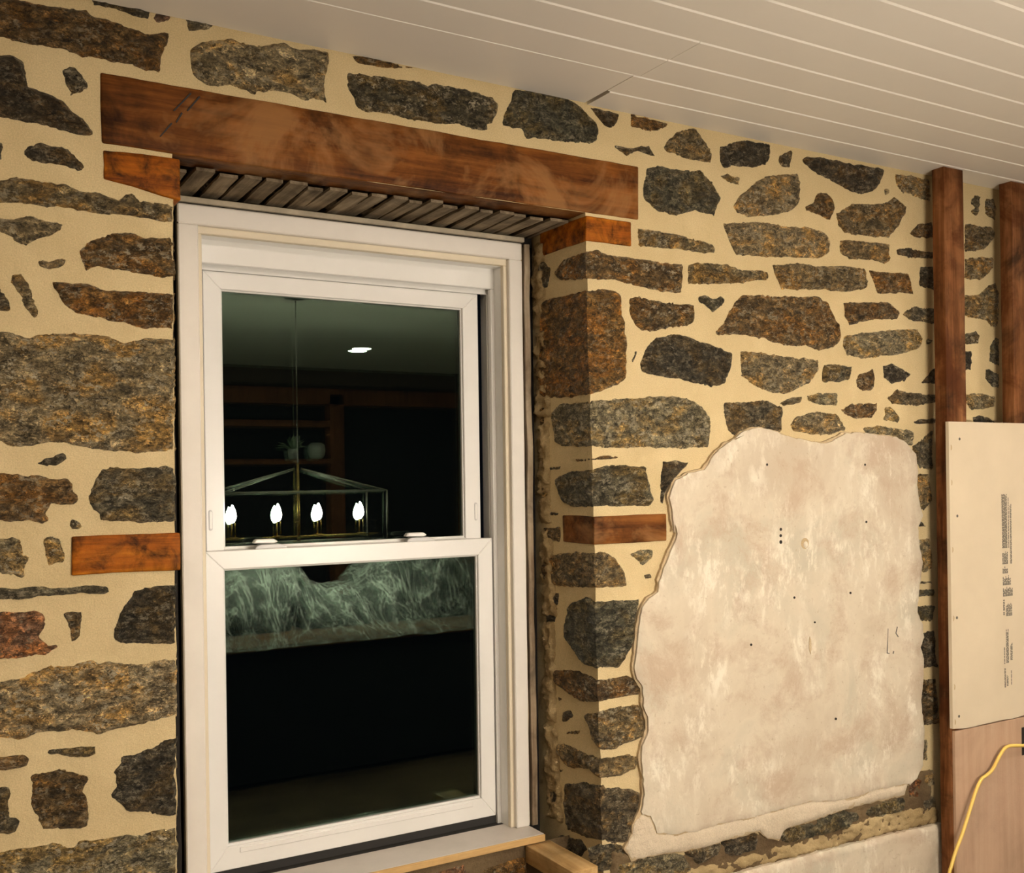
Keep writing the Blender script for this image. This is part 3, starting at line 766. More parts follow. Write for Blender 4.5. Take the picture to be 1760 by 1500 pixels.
# ---------------------------------------------------------------- setting: stone wall
ZC = 2.697          # underside of the ceiling boards
ZO = 2.392          # underside of the lintel
ZB = 0.30           # bottom of the window recess
XL, XR = -1.6, 5.6  # room
def wall_mesh():
    v, f = [], []
    def quad(a, b, c, d):
        i = len(v)
        v.extend((a, b, c, d))
        f.append((i, i + 1, i + 2, i + 3))
    lt, lb, rt, rb = left_x(ZO), left_x(ZB), corner_x(ZO), corner_x(ZB)
    top = 2.75
    quad((XL, 0, 0), (lb, 0, 0), (lb, 0, ZB), (XL, 0, ZB))
    quad((XL, 0, ZO), (lt, 0, ZO), (lt, 0, top), (XL, 0, top))
    quad((lt, 0, ZO), (rt, 0, ZO), (rt, 0, top), (lt, 0, top))
    quad((rt, 0, ZO), (XR, 0, ZO), (XR, 0, top), (rt, 0, top))
    quad((lb, 0, 0), (rb, 0, 0), (rb, 0, ZB), (lb, 0, ZB))
    quad((rb, 0, 0), (XR, 0, 0), (XR, 0, ZB), (rb, 0, ZB))
    # arrises of the opening, worn a little out of line
    nz_ = 84
    ws = lambda z, q: 0.0 if z in (ZB, ZO) else 0.005 * noise.noise(Vector((q, 0, z * 9))) + 0.003 * noise.noise(Vector((q, 4, z * 31)))
    for k_ in range(nz_):
        z0, z1 = ZB + (ZO - ZB) * k_ / nz_, (ZO if k_ == nz_ - 1 else ZB + (ZO - ZB) * (k_ + 1) / nz_)
        a0, a1 = corner_x(z0) + ws(z0, 1), corner_x(z1) + ws(z1, 1)
        b0, b1 = left_x(z0) + ws(z0, 7), left_x(z1) + ws(z1, 7)
        quad((a0, 0, z0), (XR, 0, z0), (XR, 0, z1), (a1, 0, z1))
        quad((XL, 0, z0), (b0, 0, z0), (b1, 0, z1), (XL, 0, z1))
        c0, c1 = corner_x(z0), corner_x(z1)
        quad((a0, 0, z0), (a1, 0, z1), (c1, 0.012, z1), (c0, 0.012, z0))
        quad((c0, 0.012, z0), (c1, 0.012, z1), (c1, 0.40, z1), (c0, 0.40, z0))
        quad((b1, 0, z1), (b0, 0, z0), (b0, 0.40, z0), (b1, 0.40, z1))
    global N_CLEAN
    N_CLEAN = len(f)
    quad((lb, 0, ZB), (rb, 0, ZB), (rb, 0.17, ZB), (lb, 0.17, ZB))
    quad((lb, 0.17, ZB), (rb, 0.17, ZB), (rb, 0.17, 0.585), (lb, 0.17, 0.585))
    quad((lt - .02, 0.09, 2.45), (rt + .02, 0.09, 2.45), (rt + .02, 0.40, 2.45), (lt - .02, 0.40, 2.45))
    quad((lt, 0.09, ZO), (lt, 0.40, ZO), (lt, 0.40, 2.45), (lt, 0.09, 2.45))
    quad((rt, 0.09, ZO), (rt, 0.40, ZO), (rt, 0.40, 2.45), (rt, 0.09, 2.45))
    # outer leaf behind the window surround
    y = 0.40
    quad((lb - .1, y, ZB - .3), (0.64, y, ZB - .3), (0.64, y, 2.6), (lb - .1, y, 2.6))
    quad((1.57, y, ZB - .3), (rb + .1, y, ZB - .3), (rb + .1, y, 2.6), (1.57, y, 2.6))
    quad((0.64, y, 2.24), (1.57, y, 2.24), (1.57, y, 2.6), (0.64, y, 2.6))
    quad((0.64, y, ZB - .3), (1.57, y, ZB - .3), (1.57, y, 0.66), (0.64, y, 0.66))
    return v, f
wall = struct(link('wall_back', *wall_mesh(), 'mortar'))
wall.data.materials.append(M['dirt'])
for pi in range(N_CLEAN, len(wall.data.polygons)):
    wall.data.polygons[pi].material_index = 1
wall['label'] = 'tan mortared wall of irregular field stones'

i = 0
for tone, flat in STONES:
    i += 1
    # stones beside the window run out to the arris of the opening
    poly = [(left_x(z) + 0.003, z) if left_x(z) - 0.045 < x < 0.57 and z < 2.3 else (x, z) for x, z in pairs(flat)]
    low = min(q[1] for q in poly) < 0.5 and min(q[0] for q in poly) > 1.7
    front_stone(poly, tone, wall, i * 1.37, 0.018 if low else None)
for tone, fa, fb in CORNER_STONES:
    i += 1
    sd = i * 1.37
    H = random.uniform(0.007, 0.012)
    A, B = pairs(fa), pairs(fb)
    V, F, D = patch(A, keep=lambda p: p[0] < corner_x(p[1]) + 0.002, seed=sd)
    va = []
    for (x, z), d in zip(V, D):
        s = float(sstep(d / 0.014))
        h = -0.003 + (H + 0.003) * s + relief((x, 0, z), 0.009, sd) * (0.25 + 0.75 * s)
        h = max(h, 0.0015) if d > 0.004 else h
        if d < 1e-5:
            h = -0.004
        fo = max(0.0, 1 - (x - corner_x(z)) / 0.03)
        va.append((x - h * fo * fo, -h, z))
    fa_ = [t[::-1] if orient(V, t) < 0 else t for t in F]
    V2, F2, D2 = patch(B, keep=lambda p: p[0] < 0.002, seed=sd)
    vb = reveal_verts(V2, D2, sd, H, 0.009)
    n0 = len(va)
    fb_ = [[q + n0 for q in (t if orient(V2, t) < 0 else t[::-1])] for t in F2]
    bm = bmesh.new()
    bv = [bm.verts.new(q) for q in va + vb]
    for t in fa_ + fb_:
        bm.faces.new([bv[q] for q in t])
    bmesh.ops.remove_doubles(bm, verts=bm.verts, dist=0.0012)
    o = from_bm('stone', bm, 'stone', wall)
    stone_color(o, tone)
for tone, flat in REVEAL_STONES:
    i += 1
    V, F, D = patch(pairs(flat), step=0.006, seed=i * 1.37)
    vb = reveal_verts(V, D, i * 1.37, 0.008, 0.006)
    o = link('stone', vb, [t if orient(V, t) < 0 else t[::-1] for t in F], 'stone', wall)
    stone_color(o, tone)
# the same masonry carried on past both sides of the view
for xa, xb in ((-1.5, 0.10), (3.62, 5.5)):
    z = 0.03
    while z < 2.62:
        hgt = random.uniform(0.09, 0.17)
        x = xa + random.uniform(0, 0.06)
        while x < xb - 0.10:
            w = random.uniform(0.14, 0.34)
            x2 = min(x + w, xb)
            i += 1
            j = lambda a: random.uniform(-a, a)
            pl = [(x + 0.03, z + 0.02 + j(.01)), (x + (x2 - x) * .5, z + 0.012 + j(.008)), (x2 - 0.02, z + 0.02 + j(.01)), (x2 - 0.012 + j(.006), z + hgt * .5),
                  (x2 - 0.03 + j(.01), z + hgt - 0.014), (x + (x2 - x) * .5, z + hgt - 0.01 + j(.008)), (x + 0.025 + j(.01), z + hgt - 0.015), (x + 0.012, z + hgt * .5)]
            V, F, D = patch(pl, step=0.014, seed=i * 1.37)
            vv = [(a, -(-0.003 + 0.011 * float(sstep(d / 0.014)) + relief((a, 0, b), 0.008, i) * float(sstep(d / 0.01))), b) for (a, b), d in zip(V, D)]
            o = link('stone', vv, [t[::-1] if orient(V, t) < 0 else t for t in F], 'stone', wall)
            stone_color(o, random.choice('kgnbmpb'))
            x = x2 + random.uniform(0.0, 0.03)
        z += hgt + 0.012
# brown rubble of the spandrel under the sill
for (x0, x1, z0, z1, tn) in ((0.60, 0.86, 0.34, 0.57, 'r'), (0.90, 1.13, 0.36, 0.565, 'b'), (1.17, 1.36, 0.42, 0.572, 'r'), (1.39, 1.56, 0.40, 0.555, 'b'), (1.15, 1.4, 0.31, 0.40, 'g')):
    i += 1
    front_stone([(x0, z0), (x1, z0 + .01), (x1 - .01, z1), (x0 + .015, z1 - .008)], tn, wall, i * 1.37, 0.012, 0.01, 0.17)

# crumbling bedding mortar: along the frame and under the plaster
def rough_patch(name, poly, seed, base, amp, place, mat='rubble', step=0.008):
    V, F, D = patch(poly, step=step, amp=0.006, seed=seed)
    vs = []
    for (a, z), d in zip(V, D):
        h = base * float(sstep(d / 0.012)) - 0.003 + relief((a, seed, z), amp, seed) * float(sstep(d / 0.006))
        vs.append(place(a, h, z))
    return link(name, vs, F, mat, wall, smooth=True)
# sections of rough fill between the window jamb and the reveal stones
zs = [0.60, 0.90, 1.22, 1.5, 1.82, 2.1, 2.36]
for k in range(len(zs) - 1):
    a, b = zs[k] + 0.004, zs[k + 1] - 0.004
    rough_patch('mortar_fill', [(0.20 + 0.02 * (k % 2), a), (0.285, a), (0.285, b), (0.215, b)], 50.3 + k, 0.014, 0.018, lambda s_, h, z: (corner_x(z) - h, s_, z))
rough_patch('mortar_fill', pairs(RUBBLE), 71.7, 0.016, 0.016, lambda x, h, z: (x, -h, z))
# dark unpointed recess under the broken plaster edge
rough_patch('mortar_fill', [(1.72, 0.40), (2.2, 0.42), (3.12, 0.40), (3.12, 0.60), (2.98, 0.60), (2.70, 0.54), (2.2, 0.53), (1.90, 0.52), (1.72, 0.60)], 77.1, 0.011, 0.008, lambda x, h, z: (x, -h, z), 'dirt')

# ---------------------------------------------------------------- setting: room shell
fl = struct(box('floor', XL - 0.1, XR + 0.1, -6.3, 0.0, -0.06, 0.0, 'floor'))
wl = struct(box('wall_left', XL - 0.1, XL, -6.2, 0.0, 0.0, 2.75, 'sidewall'))
wr = struct(box('wall_right', XR, XR + 0.1, -6.2, 0.0, 0.0, 2.75, 'sidewall'))
wf = struct(box('wall_front', XL - 0.1, XR + 0.1, -6.3, -6.2, 0.0, 2.75, 'roomwall'))
ce = struct(box('ceiling', XL - 0.1, XR + 0.1, -6.3, 0.42, 2.722, 2.80, 'ceil'))

PITCH, CH = 0.1224, 0.0045
def board(x0, x1, ya, yb, c_a=CH, c_b=CH, zoff=0.0):
    """One tongue-and-groove board, ya nearer the stone wall, eased along both long edges."""
    z, t = ZC + zoff, 0.018
    prof = [(ya, z + t), (ya, z + c_a), (ya - c_a, z), (yb + c_b, z), (yb, z + c_b), (yb, z + t)]
    return prism('ceiling_board', prof, x0, x1, 'ceil', ce, 'X')
JX = 1.674
board(JX + 0.009, XR, -0.001, -0.1115, 0.001)
board(XL, JX - 0.004, -0.001, -0.234, 0.006, CH, 0.002)
board(JX - 0.004, XR, -0.1120, -0.234)
box('joint_shadow_gap', JX - 0.006, JX + 0.012, -0.112, -0.002, ZC + 0.016, ZC + 0.022, 'hole', ce)
y = -0.2345
for k in range(48):
    yb = y - PITCH + 0.0005
    if k in (0, 1):
        board(XL, 1.6845, y, yb)
        board(1.6858, XR, y, yb)
    else:
        board(XL, XR, y, yb)
    y -= PITCH

# ---------------------------------------------------------------- lintel, timbers, laths
bm_ = rough_box('lintel_beam', 0.389, 1.858, -0.004, 0.088, ZO, 2.547, 'beam', None, 0.03, 0.0022, 0.004, 1)
for (xa, za, xb, zb_) in ((0.580, 2.535, 0.543, 2.487), (0.600, 2.531, 0.573, 2.492), (0.537, 2.460, 0.512, 2.424), (0.56, 2.487, 0.548, 2.462)):
    prism('saw_cut', [(xa, za), (xa + 0.003, za - 0.002), (xb + 0.0015, zb_), (xb - 0.001, zb_ + 0.001)], -0.0062, 0.002, 'gasket', bm_)
tag(bm_,
    'long oiled red-brown timber lintel above the window', 'beam')
blk = rough_box('wood_block', 0.391, 0.556, -0.004, 0.09, 2.296, 2.377, 'block', None, 0.02, 0.004, 0.004, 2)
for v in blk.data.vertices:
    u = (v.co.x - 0.391) / 0.165
    w = (v.co.z - 2.296) / 0.081
    v.co.z += (1 - w) * (0.020 - 0.029 * u) + w * 0.008 * u
tag(blk,
    'short rough orange-brown wood block under the left end of the lintel', 'wood block')
tag(rough_box('wood_block', 1.668, 1.83, -0.005, 0.235, 2.313, 2.382, 'block', None, 0.02, 0.003, 0.003, 3),
    'orange-brown wood block under the right end of the lintel, wrapping the corner', 'wood block')
tag(rough_box('wood_block', 0.316, 0.544, -0.005, 0.09, 1.452, 1.536, 'block', None, 0.02, 0.002, 0.003, 4),
    'orange wood nailing block in the stonework left of the window', 'wood block')
tag(rough_box('wood_block', 1.683, 1.943, -0.005, 0.157, 1.457, 1.536, 'beam', None, 0.02, 0.002, 0.003, 5),
    'red-brown wood nailing block at the corner beside the plaster', 'wood block')

lat = thing('lath_soffit', (1.1, 0.2, 2.376), 'row of old grey wooden laths under the lintel above the window', 'laths')
xs = 0.552
k = 0
while xs < 1.66:
    w = random.uniform(0.036, 0.046)
    x1 = min(xs + w, 1.668)
    sk = random.uniform(-0.010, 0.010) + 0.004
    y0, y1 = 0.085 - random.uniform(0.0, 0.03), 0.305
    z = 2.3785 + random.uniform(-0.002, 0.002)
    bm = bmesh.new()
    NS = 7
    rows = []
    for q in range(NS + 1):
        u = q / NS
        yy = y0 + (y1 - y0) * u
        dx = sk * u
        wv = 0.0022
        a = xs + dx + noise.noise(Vector((k * 3.3, u * 5, 0))) * wv
        b = x1 + dx + noise.noise(Vector((k * 3.3, u * 5, 9))) * wv
        zz = z + noise.noise(Vector((k * 1.3, u * 3, 4))) * 0.0015
        rows.append([bm.verts.new(p) for p in ((a, yy, zz), (b, yy, zz), (b, yy, zz + 0.0075), (a, yy, zz + 0.0075))])
    for q in range(NS):
        for s in range(4):
            bm.faces.new((rows[q][s], rows[q][(s + 1) % 4], rows[q + 1][(s + 1) % 4], rows[q + 1][s]))
    bm.faces.new(rows[0]); bm.faces.new(rows[-1][::-1])
    from_bm('lath', bm, 'lath', lat)
    xs = x1 + random.uniform(0.010, 0.017)
    k += 1

# ---------------------------------------------------------------- window
win = bpy.data.objects.new('window_1', None)
win.location = (1.1, 0.3, 0.61)
COL.objects.link(win)
struct(win)
win['label'] = 'white double-hung window with dark night panes'

def frame(xo0, xo1, zo0, zo1, xi0, xi1, zi0, zi1, y0, y1, mat, parent, names, bev=0.0015, sides='LRTB', mitre=True):
    """Four mitred members: stiles left/right, rails top/bottom."""
    P = {'L': [(xo0, zo0), (xi0, zi0), (xi0, zi1), (xo0, zo1)], 'R': [(xi1, zi0), (xo1, zo0), (xo1, zo1), (xi1, zi1)],
         'T': [(xi0, zi1), (xi1, zi1), (xo1, zo1), (xo0, zo1)], 'B': [(xo0, zo0), (xo1, zo0), (xi1, zi0), (xi0, zi0)]}
    if not mitre:
        P['L'] = [(xo0, zo0), (xi0, zo0), (xi0, zi1), (xo0, zi1)]
        P['R'] = [(xi1, zo0), (xo1, zo0), (xo1, zi1), (xi1, zi1)]
        P['T'] = [(xo0, zi1), (xo1, zi1), (xo1, zo1), (xo0, zo1)]
        P['B'] = [(xi0, zo0), (xi1, zo0), (xi1, zi0), (xi0, zi0)]
    return {s: prism(names[s], P[s], y0, y1, mat, parent, 'Y', bev) for s in sides}

CN = {'L': 'casing_board', 'R': 'casing_board', 'T': 'head_casing', 'B': 'casing_board'}
frame(0.604, 1.607, 0.609, 2.347, 0.655, 1.562, 0.609, 2.297, 0.24, 0.262, 'white', win, CN, 0.003, 'LRT', False)
BN = {'L': 'stop_bead', 'R': 'stop_bead', 'T': 'stop_bead', 'B': 'stop_bead'}
frame(0.640, 1.576, 0.609, 2.315, 0.667, 1.551, 0.609, 2.279, 0.2565, 0.275, 'cream', win, BN, 0.002, 'LRT', False)
JN = {'L': 'side_jamb', 'R': 'side_jamb', 'T': 'head_jamb', 'B': 'side_jamb'}
frame(0.610, 1.600, 0.60, 2.34, 0.668, 1.5515, 0.60, 2.2785, 0.2745, 0.40, 'vinyl', win, JN, 0.0, 'LRT', False)
frame(0.665, 1.5555, 0.60, 2.282, 0.678, 1.540, 0.60, 2.218, 0.316, 0.334, 'vinyl', win, {'L': 'track_bead', 'R': 'track_bead', 'T': 'head_panel'}, 0.002, 'LRT', False)
frame(0.665, 1.5555, 0.60, 2.282, 0.6795, 1.544, 0.60, 2.206, 0.345, 0.352, 'vinyl', win, {'L': 'track_bead', 'R': 'track_bead', 'T': 'head_panel'}, 0.001, 'LRT', False)
box('sill_track', 0.668, 1.5515, 0.33, 0.42, 0.56, 0.615, 'vinyl', win, 0.002)
box('sill_gap_seal', 0.668, 1.552, 0.262, 0.3265, 0.585, 0.608, 'gasket', win)
box('sill_gap_seal', 0.668, 1.552, 0.327, 0.331, 0.585, 0.640, 'gasket', win)

SN = {'L': 'stile', 'R': 'stile', 'T': 'rail', 'B': 'rail'}
def sash(name, xo0, xo1, zo0, zo1, xi0, xi1, zi0, zi1, y0, y1):
    e = bpy.data.objects.new(name, None)
    e.location = ((xo0 + xo1) / 2, y0, zo0)
    COL.objects.link(e)
    put(e, win)
    e.matrix_parent_inverse = Matrix.Translation(win.location).inverted()
    frame(xo0, xo1, zo0, zo1, xi0, xi1, zi0, zi1, y0, y1, 'vinyl', e, SN, 0.0018)
    g = 0.008
    frame(xi0 - 0.002, xi1 + 0.002, zi0 - 0.002, zi1 + 0.002, xi0 + 0.004, xi1 - 0.004, zi0 + 0.006, zi1 - 0.004, y0 + 0.008, y1 - 0.002, 'gloss', e,
          {s: 'glazing_bead' for s in 'LRTB'}, 0.001)
    for q, (yy, th, tl) in enumerate(((y0 + 0.016, 0.003, 0.0), (y0 + 0.027, 0.003, 0.0016))):
        w0, w1, h0, h1 = xi0 - 0.003, xi1 + 0.003, zi0 - 0.003, zi1 + 0.003
        bm = prism_bm([(w0, h0), (w1, h0), (w1, h1), (w0, h1)], yy, yy + th, 'Y')
        cx, cz = (w0 + w1) / 2, (h0 + h1) / 2
        for v in bm.verts:
            v.co.y += tl * (v.co.x - cx) / (w1 - w0) + 0.7 * tl * (v.co.z - cz) / (h1 - h0)
        from_bm('glass_pane', bm, 'glass', e)
    return e
lower = sash('lower_sash', 0.6795, 1.536, 0.632, 1.468, 0.7285, 1.487, 0.692, 1.419, 0.320, 0.352)
upper = sash('upper_sash', 0.692, 1.517, 1.425, 2.207, 0.7405, 1.4645, 1.470, 2.160, 0.355, 0.387)
# dark sliver at the right of each pane: spacer of the sealed unit
for sx, (a, b, c, d) in ((lower, (1.4812, 1.4835, 0.70, 1.414)), (upper, (1.4588, 1.461, 1.48, 2.155))):
    yy = 0.338 if sx is lower else 0.373
    box('glazing_spacer', a, b, yy, yy + 0.008, c, d, 'gasket', sx)
# bottom glazing strip and lift rail
box('glazing_bead', 0.760, 1.458, 0.3165, 0.3215, 0.672, 0.686, 'vinyl', lower, 0.0015)
# sash locks on the meeting rail
for a in (0.812, 1.255):
    o = prism('sash_lock', [(a, 1.4675), (a + 0.09, 1.4675), (a + 0.086, 1.475), (a + 0.068, 1.480), (a + 0.015, 1.480), (a + 0.004, 1.475)], 0.321, 0.346, 'grey_plastic', lower, 'Y', 0.002)
    lv = prism('lock_lever', [(a - 0.006, 1.484), (a + 0.05, 1.482), (a + 0.062, 1.486), (a + 0.05, 1.494), (a + 0.002, 1.494)], 0.314, 0.336, 'vinyl', lower, 'Y', 0.0025)
# tilt stops in the upper stiles
for cx in (0.7045, 1.5005):
    pl = []
    for q in range(16):
        th = 2 * math.pi * q / 16
        pl.append((cx + 0.0055 * math.cos(th), 1.548 + 0.0055 * math.sin(th) + (0.022 if math.sin(th) >= 0 else -0.022)))
    prism('tilt_stop', pl, 0.3535, 0.358, 'grey_plastic', upper, 'Y', 0.001)
    pl = [(cx + (x_ - cx) * 0.6, 1.548 + (z_ - 1.548) * 0.85) for x_, z_ in pl]
    prism('tilt_stop', pl, 0.3525, 0.356, 'vinyl', upper, 'Y', 0.0008)
# old strips around the casing
box('head_batten', 0.597, 1.622, 0.248, 0.262, 2.3535, 2.368, 'batten', win, 0.002)
rough_box('jamb_strip', 1.6095, 1.620, 0.262, 0.285, 0.61, 2.352, 'old_strip', win, 0.04, 0.002, 0.001, 8)
rough_box('jamb_strip', 1.6285, 1.648, 0.262, 0.285, 0.60, 2.352, 'old_strip', win, 0.04, 0.003, 0.002, 9)
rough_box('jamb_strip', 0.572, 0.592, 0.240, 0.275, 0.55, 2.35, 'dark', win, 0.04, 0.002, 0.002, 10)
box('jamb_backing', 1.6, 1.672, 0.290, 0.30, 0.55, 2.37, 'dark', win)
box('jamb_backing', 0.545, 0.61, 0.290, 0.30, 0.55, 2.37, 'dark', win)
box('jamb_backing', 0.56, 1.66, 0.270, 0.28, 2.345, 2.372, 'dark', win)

sill = thing('window_sill', (1.1, 0.2, 0.58), 'primed window sill board with a raw pine front edge', 'sill')
box('sill_top', 0.56, 1.607, 0.162, 0.30, 0.590, 0.609, 'sill', sill, 0.001)
box('nosing', 0.56, 1.607, 0.1555, 0.162, 0.589, 0.6085, 'pine', sill, 0.0012)
tag(rough_box('support_stick', 1.545, 1.628, -0.078, 0.168, 0.535, 0.586, 'pine_y', None, 0.03, 0.0008, 0.002, 11),
    'sawn pine stick jutting out under the right end of the sill', 'timber')

# ---------------------------------------------------------------- plaster
plas = thing('plaster_patch', (2.5, 0.0, 0.45), 'large broken patch of old whitish plaster left on the stone wall', 'plaster')
def coat(name, poly, t, y_back, mat, parent, wob, seed, grow=0.0, step=0.012):
    if grow:
        P = np.array(poly); k = len(P)
        Q = []
        for i_ in range(k):
            d = P[(i_ + 1) % k] - P[i_ - 1]
            nrm = np.array((-d[1], d[0])) / (np.hypot(*d) + 1e-9)
            g = grow * (0.5 + 1.2 * abs(noise.noise(Vector((P[i_][0] * 7, P[i_][1] * 7, 3.0)))))
            Q.append(tuple(P[i_] + nrm * g))
        poly = Q
    V, F, D = patch(poly, step=step, amp=0.0035, seed=seed)
    k = len(V)
    rim = np.where(D < 1e-5)[0]
    vs = []
    for (x, z), d in zip(V, D):
        s = min(1.0, d / 0.004)
        h = t * (0.72 + 0.28 * s) + wob * noise.fractal(Vector((x * 5, seed, z * 5)), 1.0, 2.0, 3) * s
        vs.append((x, y_back - h, z))
    F = [tuple(q[::-1]) if orient(V, q) < 0 else tuple(q) for q in F]
    # skirt from the rim back to the wall
    cnt = {}
    for q in F:
        for a, b in zip(q, q[1:] + q[:1]):
            cnt[(a, b)] = 1
    border = [(a, b) for (a, b) in cnt if (b, a) not in cnt]
    back, lip = {}, {}
    for a, b in border:
        for p in (a, b):
            if p not in back:
                lip[p] = len(vs)
                vs.append(vs[p])
                back[p] = len(vs)
                vs.append((V[p][0], y_back, V[p][1]))
    nf = len(F)
    for a, b in border:
        F.append((lip[b], lip[a], back[a], back[b]))
    ob = link(name, vs, F, mat, parent, smooth=False)
    ob.data.polygons.foreach_set('use_smooth', [q < nf for q in range(len(F))])
    return ob
coat('under_coat', pairs(PLASTER), 0.014, 0.0, 'undercoat', plas, 0.0015, 3.3, 0.006)
coat('broken_edge_coat', pairs(PLASTER_BAND), 0.0175, 0.0, 'band', plas, 0.003, 6.2)
coat('finish_coat', pairs(PLASTER_TOP), 0.009, -0.0120, 'plaster', plas, 0.003, 4.4)
for x, z, r in ((2.332, 1.678, .004), (2.387, 1.474, .005), (2.386, 1.454, .005), (2.386, 1.434, .006), (2.777, 1.675, .004), (2.442, 1.255, .004), (2.699, 1.252, .004), (2.78, 1.484, .004), (2.255, 1.123, .004), (2.622, 0.846, .004), (2.532, 1.169, .003)):
    prism('nail_hole', [(x + r * math.cos(q), z + r * math.sin(q)) for q in [j * math.pi / 4 for j in range(8)]], -0.0232, -0.012, 'hole', plas)
prism('anchor_plug', [(2.492 + .018 * math.cos(q), 1.425 + .018 * math.sin(q)) for q in [j * math.pi / 8 for j in range(16)]], -0.0228, -0.012, 'undercoat', plas, 'Y', 0.001)
prism('anchor_plug', [(2.495 + .010 * math.cos(q), 1.421 + .011 * math.sin(q)) for q in [j * math.pi / 8 for j in range(16)]], -0.0240, -0.012, 'plaster', plas, 'Y', 0.001)
prism('scar', [(2.508, 1.125), (2.513, 1.115), (2.514, 1.085), (2.510, 1.068), (2.504, 1.088), (2.505, 1.112)], -0.0232, -0.012, 'undercoat', plas)
for (xa, za, xb, zb_) in ((2.878, 1.119, 2.873, 1.036), (2.873, 1.036, 2.884, 1.034), (2.926, 1.121, 2.918, 1.100), (2.918, 1.100, 2.930, 1.086), (2.906, 1.040, 2.903, 1.031)):
    dx, dz = xb - xa, zb_ - za
    L = math.hypot(dx, dz) / 0.0016
    px_, pz_ = -dz / L, dx / L
    prism('pencil_scratch', [(xa - px_, za - pz_), (xb - px_, zb_ - pz_), (xb + px_, zb_ + pz_), (xa + px_, za + pz_)], -0.0232, -0.012, 'ink', plas)
tag(coat('lower_plaster', [(1.74, 0.0), (3.14, 0.0), (3.141, 0.41), (2.9, 0.42), (2.6, 0.425), (2.191, 0.433), (1.95, 0.44), (1.74, 0.435)], 0.030, 0.0, 'plaster', None, 0.003, 9.1),
    'pale plaster of the lower wall below the rubble gap', 'plaster')

# ---------------------------------------------------------------- studs, boards, cord
tag(rough_box('wall_stud', 3.100, 3.205, -0.100, -0.052, 0.0, ZC, 'stud', None, 0.05, 0.0015, 0.002, 12),
    'rough brown wall stud at the left edge of the pale board', 'stud')
tag(rough_box('wall_stud', 3.478, 3.585, -0.100, -0.052, 0.0, ZC, 'stud', None, 0.05, 0.0015, 0.002, 13),
    'rough brown wall stud at the right edge of the photo', 'stud')

gb = thing('gypsum_board', (3.5, -0.106, 0.768), 'pale beige board sheet with grey print screwed to the studs', 'board')
edge = [(3.090, 1.819)]
edge += [(4.05, 1.819), (4.05, 0.757)]
x = 3.95
while x > 3.12:
    edge.append((x, 0.762 + 0.004 * noise.noise(Vector((x * 13, 2, 0)))))
    x -= 0.035
edge.append((3.090, 0.768))
prism('sheet', edge[::-1], -0.113, -0.1005, 'gyp', gb)
for x, z in ((3.147, 1.76), (3.129, 1.495), (3.119, 1.146), (3.123, 0.807), (3.53, 1.76), (3.53, 0.80)):
    prism('screw', [(x + .005 * math.cos(q), z + .005 * math.sin(q)) for q in [j * math.pi / 4 for j in range(8)]], -0.1138, -0.112, 'screw', gb)
for z in (1.73, 1.61, 1.38, 1.145, 0.91, 0.79):
    prism('dimple', [(3.0995 + .007 * math.cos(q), z + .010 * math.sin(q)) for q in [j * math.pi / 5 - math.pi / 2 for j in range(6)]], -0.1133, -0.112, 'undercoat', gb)
# vertical lines of small grey print
vs, fs = [], []
def dash(x0, x1, z0, z1):
    i0 = len(vs)
    y_ = -0.11335
    vs.extend(((x0, y_, z0), (x1, y_, z0), (x1, y_, z1), (x0, y_, z1)))
    fs.append((i0, i0 + 1, i0 + 2, i0 + 3))
def text_block(x0, x1, z0, z1, pitch, ragged):
    x = x0
    while x < x1:
        top = z1 - random.uniform(0, ragged) * (z1 - z0)
        z = z0
        while z < top - 0.002:
            L = random.uniform(0.004, 0.016)
            dash(x, x + pitch * 0.75, z, min(z + L, top))
            z += L + random.uniform(0.0012, 0.0024)
        x += pitch
text_block(3.375, 3.404, 1.372, 1.567, 0.0052, 0.02)
text_block(3.411, 3.416, 1.372, 1.560, 0.0052, 0.1)
text_block(3.421, 3.430, 1.315, 1.535, 0.0052, 0.05)
text_block(3.376, 3.407, 1.315, 1.362, 0.0052, 0.45)
text_block(3.376, 3.407, 1.282, 1.308, 0.0052, 0.4)
text_block(3.376, 3.422, 1.240, 1.278, 0.0052, 0.45)
text_block(3.376, 3.428, 1.200, 1.235, 0.0052, 0.35)
text_block(3.376, 3.386, 1.150, 1.196, 0.0052, 0.2)
text_block(3.392, 3.424, 1.129, 1.178, 0.0052, 0.5)
text_block(3.378, 3.384, 0.960, 1.030, 0.0060, 0.2)
text_block(3.390, 3.404, 0.962, 1.090, 0.0052, 0.4)
text_block(3.414, 3.424, 0.970, 1.035, 0.0045, 0.3)
text_block(3.378, 3.386, 0.876, 0.945, 0.0042, 0.1)
text_block(3.391, 3.399, 0.880, 0.920, 0.0052, 0.2)
text_block(3.416, 3.420, 0.882, 0.940, 0.0052, 0.1)
for q in range(2):
    dash(3.3765, 3.3835, 1.134 + q * 0.006, 1.139 + q * 0.006)
o = link('printed_text', vs, fs, 'ink', gb)
o['kind'] = 'stuff'
prism('cutout', [(3.545 + .042 * math.cos(q), 1.215 + .042 * math.sin(q)) for q in [j * math.pi / 12 for j in range(24)]], -0.1140, -0.112, 'hole', gb)

